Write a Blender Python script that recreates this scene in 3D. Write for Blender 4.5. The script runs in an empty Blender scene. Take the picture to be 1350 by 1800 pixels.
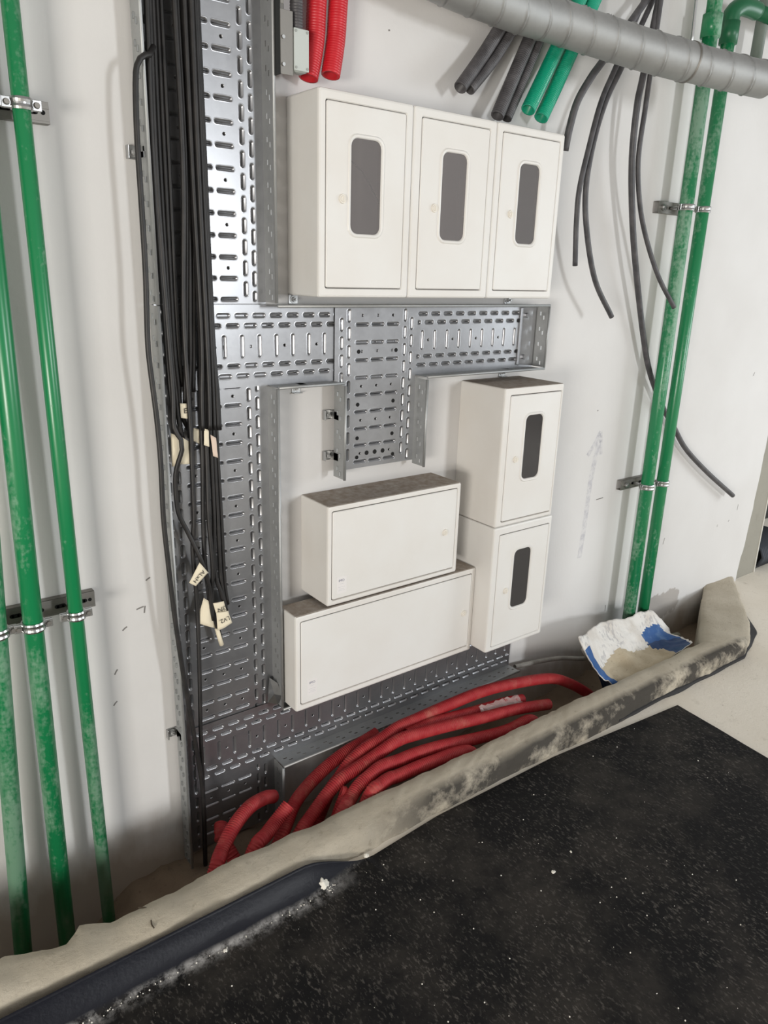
import bpy, bmesh, math, random
from mathutils import Vector, Matrix, noise
random.seed(7)
SC = bpy.context.scene
COL = SC.collection

# ------------------------------------------------------------------ camera, world, light, exposure
cam_data = bpy.data.cameras.new('camera')
cam = bpy.data.objects.new('camera', cam_data)
COL.objects.link(cam)
cam_data.sensor_fit = 'VERTICAL'
cam_data.sensor_height = 36.0
cam_data.lens = 26.2697
cam_data.clip_start = 0.02
CR = ((0.800019, 0.161347, -0.577873), (-0.599263, 0.261788, -0.756538), (0.029215, 0.951543, 0.306125))
cam.matrix_world = Matrix.Translation((0.0, -1.8, 1.52)) @ Matrix(CR).to_4x4()
SC.camera = cam

world = bpy.data.worlds.new('world')
SC.world = world
world.use_nodes = True
bg = world.node_tree.nodes['Background']
bg.inputs['Color'].default_value = (1.0, 0.955, 0.91, 1)
bg.inputs['Strength'].default_value = 0.37

def area(name, loc, target, sx, sy, power, col):
    l = bpy.data.lights.new(name, 'AREA')
    l.shape = 'RECTANGLE'; l.size = sx; l.size_y = sy; l.energy = power; l.color = col
    o = bpy.data.objects.new(name, l); COL.objects.link(o)
    o.location = loc
    o.rotation_euler = (Vector(target) - Vector(loc)).to_track_quat('-Z', 'Y').to_euler()
    return o
# daylight: a tall opening far behind the camera and to its right, one on the left, one at the right end of the room
area('window_daylight', (4.2, -10.0, 1.95), (1.7, 0, 0.6), 0.9, 1.5, 300.0, (0.95, 0.98, 1.0))
area('window_daylight_left', (-3.4, -3.6, 0.8), (0.6, 0, 0.5), 1.4, 1.0, 175.0, (1.0, 0.955, 0.885))
area('window_daylight_right', (6.4, -2.7, 1.6), (2.8, 0, 0.9), 1.8, 1.8, 84.0, (0.90, 0.96, 1.0))

SC.view_settings.view_transform = 'Standard'
SC.view_settings.look = 'None'
SC.view_settings.gamma = 1.0
SC.view_settings.exposure = 0.08
SC.view_settings.use_curve_mapping = False

# ------------------------------------------------------------------ helpers
def lin(r, g, b):
    f = lambda c: ((c / 255 + 0.055) / 1.055) ** 2.4 if c > 10 else c / 255 / 12.92
    return (f(r), f(g), f(b), 1)

class NT:
    """small wrapper for building a principled material"""
    def __init__(self, name, color=(200, 200, 200), rough=0.6, metal=0.0, spec=0.5):
        self.m = bpy.data.materials.new(name); self.m.use_nodes = True
        self.t = self.m.node_tree
        self.b = self.t.nodes['Principled BSDF']
        self.b.inputs['Base Color'].default_value = lin(*color)
        self.b.inputs['Roughness'].default_value = rough
        self.b.inputs['Metallic'].default_value = metal
        self.b.inputs['Specular IOR Level'].default_value = spec
        self.pos = None
    def n(self, typ, **kw):
        x = self.t.nodes.new(typ)
        for k, v in kw.items():
            setattr(x, k, v)
        return x
    def link(self, a, b): self.t.links.new(a, b)
    def coord(self):
        if self.pos is None:
            self.pos = self.n('ShaderNodeNewGeometry').outputs['Position']
        return self.pos
    def noise(self, scale, detail=4, rough=0.55, vec=None, stretch=None):
        v = vec or self.coord()
        if stretch:
            mp = self.n('ShaderNodeMapping'); mp.inputs['Scale'].default_value = stretch
            self.link(v, mp.inputs['Vector']); v = mp.outputs['Vector']
        x = self.n('ShaderNodeTexNoise'); x.inputs['Scale'].default_value = scale
        x.inputs['Detail'].default_value = detail; x.inputs['Roughness'].default_value = rough
        self.link(v, x.inputs['Vector']); return x.outputs['Fac']
    def ramp(self, fac, lo, hi, a=0.0, b=1.0):
        x = self.n('ShaderNodeMapRange'); x.clamp = True
        x.inputs[1].default_value = lo; x.inputs[2].default_value = hi
        x.inputs[3].default_value = a; x.inputs[4].default_value = b
        self.link(fac, x.inputs[0]); return x.outputs[0]
    def math(self, op, a, b):
        x = self.n('ShaderNodeMath', operation=op)
        for i, v in enumerate((a, b)):
            if isinstance(v, (int, float)): x.inputs[i].default_value = v
            else: self.link(v, x.inputs[i])
        return x.outputs[0]
    def sep(self, i):
        x = self.n('ShaderNodeSeparateXYZ'); self.link(self.coord(), x.inputs[0]); return x.outputs[i]
    def mix(self, fac, c1, c2):
        x = self.n('ShaderNodeMix', data_type='RGBA')
        if isinstance(fac, (int, float)): x.inputs[0].default_value = fac
        else: self.link(fac, x.inputs[0])
        for i, c in ((6, c1), (7, c2)):
            if isinstance(c, tuple): x.inputs[i].default_value = lin(*c)
            else: self.link(c, x.inputs[i])
        return x.outputs[2]
    def base(self, c): self.link(c, self.b.inputs['Base Color']); return self
    def roughness(self, f): self.link(f, self.b.inputs['Roughness']); return self
    def bump(self, h, strength=0.3, dist=0.01):
        x = self.n('ShaderNodeBump'); x.inputs['Strength'].default_value = strength
        x.inputs['Distance'].default_value = dist
        self.link(h, x.inputs['Height']); self.link(x.outputs[0], self.b.inputs['Normal']); return self

def obj(name, bm, mat, parent=None, smooth=False):
    me = bpy.data.meshes.new(name)
    bm.normal_update()
    bm.to_mesh(me); bm.free()
    for m in (mat if isinstance(mat, (list, tuple)) else [mat]):
        me.materials.append(m)
    if smooth:
        me.polygons.foreach_set('use_smooth', [True] * len(me.polygons))
    o = bpy.data.objects.new(name, me); COL.objects.link(o)
    if parent is not None:
        o.parent = parent
        o.matrix_parent_inverse = Matrix.Translation(-Vector(parent.location))
    return o
def tag(o, label, cat, group=None):
    o['label'] = label; o['category'] = cat
    if group: o['group'] = group
    return o
def thing(name, label, cat, loc=(0, 0, 0), group=None):
    o = bpy.data.objects.new(name, None); COL.objects.link(o)
    o.location = loc; o.empty_display_size = 0.05
    return tag(o, label, cat, group)
def struct(o): o['kind'] = 'structure'; return o

def add_box(bm, x0, x1, y0, y1, z0, z1, bev=0.0, mi=0):
    r = bmesh.ops.create_cube(bm, size=1.0)
    bmesh.ops.scale(bm, vec=(x1 - x0, y1 - y0, z1 - z0), verts=r['verts'])
    bmesh.ops.translate(bm, vec=((x0 + x1) / 2, (y0 + y1) / 2, (z0 + z1) / 2), verts=r['verts'])
    if bev:
        es = list({e for v in r['verts'] for e in v.link_edges})
        bmesh.ops.bevel(bm, geom=es, offset=bev, segments=2, affect='EDGES', profile=0.5)
    return r
def add_cyl(bm, p0, p1, r, seg=14, r1=None, cap=True):
    p0, p1 = Vector(p0), Vector(p1)
    d = p1 - p0
    q = d.to_track_quat('Z', 'Y').to_matrix().to_4x4()
    return bmesh.ops.create_cone(bm, cap_ends=cap, segments=seg, radius1=r, radius2=r if r1 is None else r1,
                                 depth=d.length, matrix=Matrix.Translation((p0 + p1) / 2) @ q)
def spline(pts, step=0.02):
    """Catmull-Rom through the points, resampled about every step"""
    P = [Vector(p) for p in pts]
    if len(P) < 3:
        n = max(1, int((P[1] - P[0]).length / step))
        return [P[0].lerp(P[1], i / n) for i in range(n + 1)]
    P = [2 * P[0] - P[1]] + P + [2 * P[-1] - P[-2]]
    out = []
    for i in range(1, len(P) - 2):
        a, b, c, d = P[i - 1:i + 3]
        n = max(1, int((c - b).length / step))
        for k in range(n):
            t = k / n
            out.append(0.5 * ((2 * b) + (c - a) * t + (2 * a - 5 * b + 4 * c - d) * t * t + (3 * b - a - 3 * c + d) * t ** 3))
    out.append(P[-2])
    return out
def frames(path):
    T = []
    for i in range(len(path)):
        a = path[max(0, i - 1)]; b = path[min(len(path) - 1, i + 1)]
        T.append((b - a).normalized())
    ref = Vector((0, 1, 0)) if abs(T[0].y) < 0.9 else Vector((1, 0, 0))
    nrm = (ref - T[0] * ref.dot(T[0])).normalized()
    out = []
    for t in T:
        nrm = (nrm - t * nrm.dot(t)).normalized()
        out.append((t, nrm, t.cross(nrm)))
    return out
def add_tube(bm, path, r, seg=10, hollow=0.0, cap=True, rfun=None, depth=0.03):
    """sweep; hollow>0 leaves a bore of that radius at the open ends"""
    fr = frames(path); rings = []; s = 0.0
    for i, (p, (t, n, b)) in enumerate(zip(path, fr)):
        if i: s += (p - path[i - 1]).length
        ring = []
        for k in range(seg):
            a = 2 * math.pi * k / seg
            rr = rfun(s, a) if rfun else r
            ring.append(bm.verts.new(p + (n * math.cos(a) + b * math.sin(a)) * rr))
        rings.append(ring)
    for A, B in zip(rings, rings[1:]):
        for k in range(seg):
            bm.faces.new((A[k], A[(k + 1) % seg], B[(k + 1) % seg], B[k]))
    for end, sgn in ((0, 1), (-1, -1)):
        p, (t, n, b) = path[end], fr[end]
        ring = rings[end]
        if hollow:
            for rad, off in ((hollow, 0.0), (hollow, depth)):
                q = p + t * sgn * off
                new = [bm.verts.new(q + (n * math.cos(2 * math.pi * k / seg) + b * math.sin(2 * math.pi * k / seg)) * rad) for k in range(seg)]
                for k in range(seg):
                    bm.faces.new((ring[k], new[k], new[(k + 1) % seg], ring[(k + 1) % seg]) if sgn > 0 else (ring[(k + 1) % seg], new[(k + 1) % seg], new[k], ring[k]))
                ring = new
        if cap:
            bm.faces.new(ring[::-1] if sgn > 0 else ring)
    return rings
def rr_ring(bm, x0, x1, z0, z1, r, y, n=4):
    """rounded rectangle of verts in the plane y"""
    out = []
    for cx, cz, a0 in ((x1 - r, z1 - r, 0), (x0 + r, z1 - r, 90), (x0 + r, z0 + r, 180), (x1 - r, z0 + r, 270)):
        for k in range(n + 1):
            a = math.radians(a0 + 90 * k / n)
            out.append(bm.verts.new((cx + r * math.cos(a), y, cz + r * math.sin(a))))
    return out
def bridge(bm, A, B, mi=0, flip=False):
    n = len(A)
    for k in range(n):
        q = (A[k], A[(k + 1) % n], B[(k + 1) % n], B[k])
        f = bm.faces.new(q[::-1] if flip else q); f.material_index = mi
def fixn(bm): bmesh.ops.recalc_face_normals(bm, faces=bm.faces[:])

# ------------------------------------------------------------------ measured layout (metres; wall plane y = 0, floor z = 0)
BUNDLE = [[(0.69,-0.039,2.394),(0.68,-0.05,2.044),(0.67,-0.06,1.717),(0.676,-0.06,1.359),(0.675,-0.07,1.23),(0.671,-0.075,1.147),(0.685,-0.08,1.116),(0.686,-0.08,1.09),(0.674,-0.07,1.045),(0.67,-0.065,1.005),(0.675,-0.06,0.927),(0.693,-0.06,0.879),(0.712,-0.065,0.829),(0.729,-0.07,0.778),(0.749,-0.06,0.702),(0.754,-0.055,0.642),(0.76,-0.055,0.601)],[(0.679,-0.06,2.39),(0.671,-0.06,2.04),(0.664,-0.06,1.716),(0.671,-0.055,1.359),(0.675,-0.055,1.228),(0.681,-0.05,1.164),(0.682,-0.05,1.14)],[(0.693,-0.045,2.397),(0.689,-0.045,2.047),(0.685,-0.045,1.719),(0.687,-0.045,1.358),(0.692,-0.045,1.225),(0.696,-0.045,1.158),(0.706,-0.04,1.103)],[(0.706,-0.03,2.402),(0.702,-0.035,2.052),(0.698,-0.04,1.721),(0.696,-0.04,1.357),(0.703,-0.035,1.237),(0.706,-0.035,1.174),(0.722,-0.035,1.134)],[(0.731,-0.055,2.402),(0.731,-0.06,2.052),(0.73,-0.065,1.722),(0.716,-0.06,1.4),(0.719,-0.06,1.134),(0.718,-0.06,1.037),(0.716,-0.06,0.903),(0.71,-0.055,0.815),(0.716,-0.05,0.688),(0.716,-0.05,0.594),(0.711,-0.055,0.443),(0.703,-0.06,0.255),(0.702,-0.06,0.117),(0.698,-0.05,-0.24)],[(0.741,-0.05,2.407),(0.742,-0.05,2.057),(0.743,-0.05,1.724),(0.726,-0.045,1.357),(0.722,-0.04,1.278),(0.716,-0.04,1.192)],[(0.751,-0.045,2.41),(0.751,-0.045,2.06),(0.751,-0.045,1.725),(0.736,-0.045,1.357),(0.727,-0.045,1.223),(0.722,-0.045,1.109)],[(0.755,-0.05,2.409),(0.755,-0.05,2.059),(0.756,-0.05,1.725),(0.76,-0.05,1.356),(0.754,-0.05,1.222),(0.752,-0.05,1.129),(0.75,-0.05,1.03),(0.745,-0.05,0.895),(0.744,-0.05,0.771),(0.75,-0.05,0.686),(0.756,-0.05,0.614)],[(0.759,-0.055,2.409),(0.76,-0.055,2.059),(0.76,-0.055,1.726),(0.763,-0.055,1.357),(0.763,-0.055,1.222),(0.761,-0.055,1.129),(0.76,-0.055,1.03),(0.756,-0.06,0.896),(0.761,-0.06,0.753),(0.759,-0.05,0.68),(0.764,-0.05,0.599),(0.773,-0.05,0.571),(0.785,-0.045,0.515)],[(0.774,-0.035,2.415),(0.773,-0.04,2.065),(0.772,-0.045,1.727),(0.775,-0.045,1.356),(0.776,-0.045,1.22),(0.776,-0.045,1.126),(0.777,-0.045,1.026),(0.777,-0.045,0.888),(0.772,-0.045,0.745),(0.791,-0.045,0.664),(0.802,-0.045,0.613)],[(0.776,-0.04,2.416),(0.778,-0.04,2.066),(0.779,-0.04,1.728),(0.783,-0.04,1.355),(0.788,-0.04,1.218),(0.788,-0.04,1.124),(0.788,-0.04,1.023),(0.79,-0.04,0.884),(0.791,-0.04,0.739),(0.796,-0.04,0.664),(0.803,-0.04,0.625)],[(0.784,-0.033,2.419),(0.786,-0.033,2.069),(0.788,-0.033,1.73),(0.791,-0.033,1.354),(0.797,-0.033,1.216),(0.799,-0.033,1.121),(0.8,-0.033,1.02),(0.803,-0.033,0.88),(0.804,-0.033,0.768),(0.806,-0.033,0.683),(0.812,-0.033,0.627)],[(0.68,-0.06,1.957),(0.664,-0.075,1.937),(0.652,-0.08,1.933),(0.641,-0.082,1.925),(0.633,-0.082,1.91),(0.628,-0.082,1.874),(0.624,-0.082,1.776),(0.624,-0.082,1.631),(0.623,-0.082,1.5),(0.618,-0.082,1.363),(0.619,-0.082,1.301),(0.627,-0.082,1.177),(0.63,-0.082,1.069),(0.628,-0.082,0.925),(0.633,-0.082,0.797),(0.639,-0.082,0.682),(0.647,-0.082,0.572),(0.656,-0.08,0.473),(0.669,-0.08,0.352),(0.683,-0.075,0.225),(0.695,-0.07,0.103),(0.698,-0.066,-0.02),(0.695,-0.06,-0.242)]]
TAGS_C = {'flag':[0.7097,-0.075,0.7535],'a':[0.7187,-0.06,0.6106]}
LEFTPIPES = [[(0.4,-0.08,2.381),(0.4,-0.08,1.981),(0.403,-0.08,-0.187)],[(0.316,-0.085,1.407),(0.292,-0.085,-0.196)],[(0.226,-0.08,0.626),(0.187,-0.08,-0.163)]]
RIGHTPIPES = [[(2.669,-0.085,2.376),(2.676,-0.085,0.12)],[(2.784,-0.085,2.397),(2.781,-0.085,0.101)]]
DUCT = [(1.267,-0.13,2.231),(1.374,-0.13,2.222),(1.465,-0.135,2.212),(1.561,-0.14,2.206),(1.674,-0.145,2.2),(1.799,-0.15,2.199),(1.963,-0.19,2.182),(2.123,-0.24,2.163),(2.286,-0.29,2.149),(2.461,-0.34,2.139),(2.563,-0.37,2.134)]
REDTOP = [[(1.116,-0.043,2.426),(1.09,-0.05,2.127),(1.083,-0.052,2.043),(1.06,-0.06,1.956)],[(1.187,-0.033,2.437),(1.151,-0.05,2.139),(1.141,-0.055,2.053),(1.12,-0.065,1.97)]]
DARKPAIR1 = [[(1.932,-0.036,2.477),(1.712,-0.05,2.204),(1.633,-0.055,2.106),(1.538,-0.07,2.005)],[(1.983,-0.032,2.477),(1.763,-0.045,2.205),(1.678,-0.05,2.1),(1.583,-0.06,2.009)]]
DARKPAIR2 = [[(1.998,-0.024,2.495),(1.824,-0.05,2.192),(1.756,-0.06,2.075),(1.682,-0.075,1.954)],[(2.037,-0.028,2.507),(1.873,-0.04,2.198),(1.806,-0.045,2.07),(1.739,-0.055,1.958)]]
GREENTOP = [[(2.14,-0.021,2.486),(1.948,-0.05,2.194),(1.882,-0.06,2.095),(1.806,-0.075,1.986)],[(2.193,-0.031,2.497),(2.017,-0.045,2.195),(1.952,-0.05,2.084),(1.881,-0.06,1.976)]]
HANG = [[(2.439,-0.044,2.484),(2.117,-0.09,2.174),(2.047,-0.1,2.107),(1.993,-0.1,2.032),(1.98,-0.09,1.958),(1.98,-0.08,1.895)],[(2.43,-0.032,2.543),(2.18,-0.09,2.173),(2.093,-0.11,2.045),(2.044,-0.12,1.908),(2.019,-0.12,1.785),(2.033,-0.11,1.685),(2.06,-0.1,1.557)],[(2.488,-0.025,2.542),(2.224,-0.08,2.182),(2.127,-0.1,2.051),(2.075,-0.11,1.924),(2.062,-0.11,1.789),(2.089,-0.11,1.664),(2.159,-0.11,1.513),(2.272,-0.11,1.392)],[(2.4,-0.08,2.62),(2.331,-0.08,2.175),(2.315,-0.08,2.068),(2.328,-0.075,1.91),(2.377,-0.065,1.749),(2.448,-0.055,1.575),(2.578,-0.04,1.31),(2.662,-0.035,1.166),(2.792,-0.03,1.019),(2.9,-0.03,0.92),(3.017,-0.03,0.814),(3.216,-0.035,0.683),(3.482,-0.04,0.53)],[(2.368,-0.09,2.626),(2.351,-0.09,2.177),(2.347,-0.09,2.071),(2.349,-0.085,1.911),(2.391,-0.08,1.782),(2.453,-0.08,1.668),(2.532,-0.1,1.534),(2.616,-0.13,1.423)]]
ROD = [(2.234,-0.29,2.708),(2.253,-0.29,2.309),(2.258,-0.29,2.218),(2.261,-0.29,2.163)]
HOSES = [[(2.269,-0.2,-0.066),(2.167,-0.19,0.004),(2.063,-0.18,0.053),(1.884,-0.17,0.088),(1.715,-0.165,0.108),(1.559,-0.16,0.106),(1.41,-0.16,0.102),(1.339,-0.16,0.1),(1.266,-0.165,0.087),(1.196,-0.17,0.08),(1.132,-0.18,0.06),(1.082,-0.19,0.026),(1.045,-0.2,0.006)],[(1.98,-0.25,0.006),(1.804,-0.25,0.048),(1.646,-0.24,0.066),(1.499,-0.23,0.085),(1.361,-0.22,0.098),(1.296,-0.215,0.099),(1.216,-0.215,0.08),(1.161,-0.22,0.072),(1.073,-0.23,0.061),(1.013,-0.24,0.04),(0.942,-0.26,0.003),(0.896,-0.28,-0.013)],[(1.845,-0.29,0.01),(1.716,-0.29,0.016),(1.572,-0.28,0.033),(1.424,-0.275,0.06),(1.322,-0.27,0.07),(1.254,-0.27,0.073),(1.189,-0.27,0.079),(1.137,-0.28,0.074),(1.087,-0.29,0.063),(1.043,-0.31,0.048),(1.006,-0.33,0.038)],[(1.511,-0.32,0.032),(1.336,-0.32,0.06),(1.216,-0.32,0.065),(1.183,-0.32,0.07),(1.138,-0.33,0.072),(1.094,-0.34,0.063)],[(1.298,-0.1,0.06),(1.234,-0.1,0.047),(1.16,-0.11,0.044),(1.071,-0.13,0.033),(0.985,-0.16,0.019),(0.926,-0.19,0.005),(0.886,-0.22,-0.015),(0.847,-0.25,-0.034)],[(0.881,-0.24,0.06),(0.832,-0.25,0.032),(0.789,-0.27,0.022),(0.747,-0.29,0.018)],[(0.901,-0.11,-0.004),(0.864,-0.13,0.021),(0.804,-0.16,0.042),(0.752,-0.19,0.043),(0.706,-0.22,0.033),(0.666,-0.25,0.013),(0.637,-0.28,0.001)],[(0.735,-0.1,-0.034),(0.725,-0.12,-0.042),(0.726,-0.15,-0.069),(0.732,-0.18,-0.091)],[(1.89,-0.2,0.034),(1.804,-0.2,0.052),(1.74,-0.195,0.056),(1.613,-0.19,0.068),(1.459,-0.19,0.089),(1.351,-0.19,0.088)],[(1.04,-0.27,0.053),(1.049,-0.28,0.044),(1.028,-0.29,0.019)]]
GREYHOSE = [(2.028,-0.03,0.044),(2.157,-0.035,0.029),(2.288,-0.045,0.009),(2.442,-0.06,-0.031)]
BAG = [[(2.157,-0.22,0.224),(2.395,-0.14,0.181),(2.593,-0.125,0.148),(2.79,-0.12,0.124),(2.887,-0.16,0.033)],[(2.162,-0.24,0.191),(2.368,-0.18,0.144),(2.539,-0.17,0.11),(2.728,-0.165,0.071),(2.877,-0.18,0.019)],[(2.173,-0.27,0.141),(2.309,-0.25,0.089),(2.451,-0.24,0.072),(2.629,-0.23,0.035),(2.881,-0.22,0.021)],[(2.177,-0.32,0.102),(2.304,-0.31,0.057),(2.407,-0.31,0.049),(2.55,-0.31,0.042),(2.838,-0.28,0.04)],[(2.241,-0.345,0.047),(2.304,-0.345,0.046),(2.422,-0.345,0.043),(2.557,-0.345,0.044),(2.791,-0.33,0.059)]]


# ------------------------------------------------------------------ materials
def mat_plaster():
    t = NT('white_plaster', (216, 213, 208), 0.85, spec=0.2)
    big = t.noise(1.3, 5); fine = t.noise(60, 3)
    c = t.mix(t.ramp(big, 0.35, 0.7), (205, 203, 201), (215, 214, 213))
    # brown site dirt, brushed mortar and painted shade along the foot of the wall
    z = t.sep(2)
    edge = t.math('ADD', z, t.ramp(t.noise(9, 5, stretch=(1, 1, 0.5)), 0.2, 0.8, -0.09, 0.09))
    c = t.mix(t.ramp(edge, -0.13, -0.0, 0.62, 0.0), c, (142, 122, 98))
    # grey bare patch beside the right pipes
    x = t.sep(0)
    dx = t.math('MULTIPLY', t.math('SUBTRACT', x, 3.06), 6.0); dz = t.math('MULTIPLY', t.math('SUBTRACT', z, 0.03), 11.0)
    d = t.math('ADD', t.math('MULTIPLY', dx, dx), t.math('MULTIPLY', dz, dz))
    d = t.math('ADD', d, t.ramp(t.noise(14, 4), 0.2, 0.8, -0.8, 0.8))
    c = t.mix(t.ramp(d, 0.75, 0.95, 0.85, 0.0), c, (166, 160, 154))
    # small dark scuffs
    sc = t.noise(11, 6, 0.75)
    c = t.mix(t.ramp(sc, 0.73, 0.78, 0, 0.35), c, (120, 115, 110))
    t.base(c); t.bump(t.math('ADD', fine, t.math('MULTIPLY', t.noise(7, 4), 2.5)), 0.12, 0.004)
    return t.m
def mat_concrete(name, c1, c2, dark, scale=3.0, bump=0.35, dirt=0.0):
    t = NT(name, c1, 0.92, spec=0.15)
    c = t.mix(t.ramp(t.noise(scale, 6), 0.35, 0.68), c1, c2)
    c = t.mix(t.ramp(t.noise(70, 3, 0.7), 0.62, 0.74, 0, 0.6), c, dark)
    c = t.mix(t.ramp(t.noise(14, 5, 0.7), 0.6, 0.8, 0, 0.55), c, dark)
    t.base(c); t.bump(t.math('ADD', t.noise(45, 5, 0.7), t.math('MULTIPLY', t.noise(160, 3), 0.5)), bump, 0.006)
    return t
def mat_galv(name='galvanised_steel', base=(158, 159, 162), rough=0.29, metal=0.8):
    t = NT(name, base, rough, metal=metal)
    v = t.n('ShaderNodeTexVoronoi'); v.inputs['Scale'].default_value = 110
    t.link(t.coord(), v.inputs['Vector'])
    sp = t.n('ShaderNodeSeparateColor'); t.link(v.outputs['Color'], sp.inputs[0])
    k = t.math('ADD', t.math('MULTIPLY', sp.outputs[0], 0.12), t.math('MULTIPLY', t.noise(7, 5), 0.88))
    dk = tuple(int(c * 0.93) for c in base)
    t.base(t.mix(t.ramp(k, 0.25, 0.7), dk, base))
    t.roughness(t.ramp(k, 0.2, 0.8, rough - 0.02, rough + 0.06))
    return t.m
PLASTER = mat_plaster()
GALV = mat_galv()
BOLT = mat_galv('zinc_bolt', (196, 197, 197), 0.4, 0.5)
FLANGE = mat_galv('oxidised_zinc_flange', (176, 178, 178), 0.5, 0.7)
ZINC = mat_galv('bright_zinc', (190, 191, 191), 0.3, 1.0)
STRUT = mat_galv('dull_strut_steel', (140, 137, 132), 0.5, 0.9)
DUCTM = mat_galv('duct_zinc', (172, 173, 172), 0.6, 0.85)
HOLE = NT('dark_bore', (16, 15, 15), 0.9).m

def mat_enclosure():
    t = NT('cream_enclosure', (226, 221, 212), 0.42, spec=0.4)
    t.base(t.mix(t.ramp(t.noise(5, 5), 0.35, 0.75), (221, 220, 217), (216, 213, 208)))
    t.bump(t.noise(260, 2), 0.05, 0.001)
    return t.m
ENC = mat_enclosure()
def mat_enclosure_dusty():
    """cream plastic whose upward faces hold brown site dust"""
    t = NT('cream_enclosure_dusty', (226, 221, 212), 0.45, spec=0.4)
    g = t.n('ShaderNodeNewGeometry'); s = t.n('ShaderNodeSeparateXYZ'); t.link(g.outputs['True Normal'], s.inputs[0])
    up = t.ramp(s.outputs[2], 0.7, 0.95)
    nz = t.ramp(t.noise(40, 5, 0.7), 0.25, 0.7, 0.55, 0.95)
    c = t.mix(t.ramp(t.noise(5, 5), 0.35, 0.75), (221, 219, 215), (215, 211, 205))
    t.base(t.mix(t.math('MULTIPLY', up, nz), c, (128, 112, 96)))
    t.roughness(t.ramp(up, 0, 1, 0.45, 0.95))
    return t.m
ENCD = mat_enclosure_dusty()
ENC_IN = NT('enclosure_interior', (226, 220, 212), 0.7).m
LOCKM = NT('cream_lock_plastic', (222, 217, 207), 0.35).m
def mat_pane(name, tint, haze):
    """smoked plastic window with a thin film of dust"""
    m = bpy.data.materials.new(name); m.use_nodes = True
    t = m.node_tree; t.nodes.clear()
    o = t.nodes.new('ShaderNodeOutputMaterial'); mx = t.nodes.new('ShaderNodeMixShader'); m2 = t.nodes.new('ShaderNodeMixShader')
    tr = t.nodes.new('ShaderNodeBsdfTransparent'); gl = t.nodes.new('ShaderNodeBsdfGlossy'); df = t.nodes.new('ShaderNodeBsdfDiffuse')
    fr = t.nodes.new('ShaderNodeFresnel'); fr.inputs[0].default_value = 1.45
    tr.inputs[0].default_value = (*tint, 1); gl.inputs['Roughness'].default_value = 0.12
    df.inputs[0].default_value = (0.42, 0.40, 0.40, 1); m2.inputs[0].default_value = haze
    t.links.new(tr.outputs[0], m2.inputs[1]); t.links.new(df.outputs[0], m2.inputs[2])
    t.links.new(fr.outputs[0], mx.inputs[0]); t.links.new(m2.outputs[0], mx.inputs[1]); t.links.new(gl.outputs[0], mx.inputs[2])
    t.links.new(mx.outputs[0], o.inputs[0])
    return m
PANE = mat_pane('smoky_window_pane', (0.9, 0.87, 0.88), 0.27)
PANE_DARK = mat_pane('dark_smoky_window_pane', (0.55, 0.53, 0.55), 0.09)

def mat_pipe(name, col, dusty, amount=0.5):
    t = NT(name, col, 0.33, spec=0.55)
    n1 = t.noise(7, 6, 0.7, stretch=(1, 1, 0.25)); n2 = t.noise(90, 3)
    f = t.ramp(t.math('ADD', n1, t.math('MULTIPLY', t.math('SUBTRACT', n2, 0.5), 0.25)), 0.5, 0.62, 0, amount)
    t.base(t.mix(f, col, dusty)); t.roughness(t.ramp(f, 0, amount, 0.3, 0.75))
    return t.m
GREEN = mat_pipe('green_pipe_plastic', (22, 120, 72), (128, 160, 138), 0.68)
GREEN2 = mat_pipe('green_pipe_plastic_dusty', (28, 124, 78), (146, 176, 156), 0.75)
DKGREEN = NT('dark_green_fitting', (18, 92, 58), 0.4).m
TEAL = mat_pipe('teal_conduit_plastic', (0, 150, 116), (40, 170, 140), 0.3)
def mat_corrugated(name, col, hi, rough=0.42, ring=0.0):
    t = NT(name, col, rough, spec=0.5)
    t.base(t.mix(t.ramp(t.noise(25, 4), 0.4, 0.7), col, hi))
    return t
REDC = mat_corrugated('red_corrugated_conduit', (188, 24, 36), (196, 38, 48)).m
def mat_redhose():
    t = NT('dusty_red_hose', (186, 46, 50), 0.6, spec=0.35)
    c = t.mix(t.ramp(t.noise(30, 4), 0.4, 0.7), (160, 38, 44), (172, 60, 60))
    t.base(t.mix(t.ramp(t.noise(9, 5, 0.7), 0.56, 0.78, 0, 0.55), c, (186, 136, 116)))
    return t.m
REDH = mat_redhose()
DARKH = mat_corrugated('dark_grey_conduit', (66, 64, 66), (88, 86, 88), 0.5).m
BLACKC = mat_corrugated('black_cable_sheath', (24, 23, 23), (40, 37, 36), 0.5).m
HANGC = mat_corrugated('charcoal_cable_sheath', (60, 59, 62), (84, 82, 84), 0.5).m
GREYH = mat_corrugated('grey_flexible_conduit', (150, 148, 142), (176, 172, 166), 0.6).m
PAPER = NT('cream_paper_tape', (226, 216, 192), 0.85, spec=0.2).m
INK = NT('black_ink', (28, 26, 26), 0.8).m
FLOORC = mat_concrete('beige_concrete', (222, 214, 200), (232, 225, 213), (160, 150, 136), 2.5, 0.25)
CONC = FLOORC.base and FLOORC.m
def mat_curb():
    t = NT('mortar_curb', (190, 180, 162), 0.95, spec=0.1)
    c = t.mix(t.ramp(t.noise(4, 6), 0.35, 0.7), (184, 174, 156), (204, 195, 178))
    c = t.mix(t.ramp(t.noise(40, 4, 0.7), 0.58, 0.8, 0, 0.6), c, (140, 128, 110))
    # black bitumen smears on the outer face
    y = t.sep(1)
    k = t.ramp(y, -0.425, -0.452)
    st = t.math('MULTIPLY', t.ramp(t.noise(5, 6, 0.7), 0.38, 0.52), k)
    st = t.math('MULTIPLY', st, t.ramp(t.sep(0), 0.95, 1.25))
    c = t.mix(t.math('MULTIPLY', st, 0.88), c, (46, 45, 46))
    t.base(c); t.bump(t.math('ADD', t.noise(90, 6, 0.8), t.noise(14, 4)), 0.75, 0.010)
    return t.m
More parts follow.
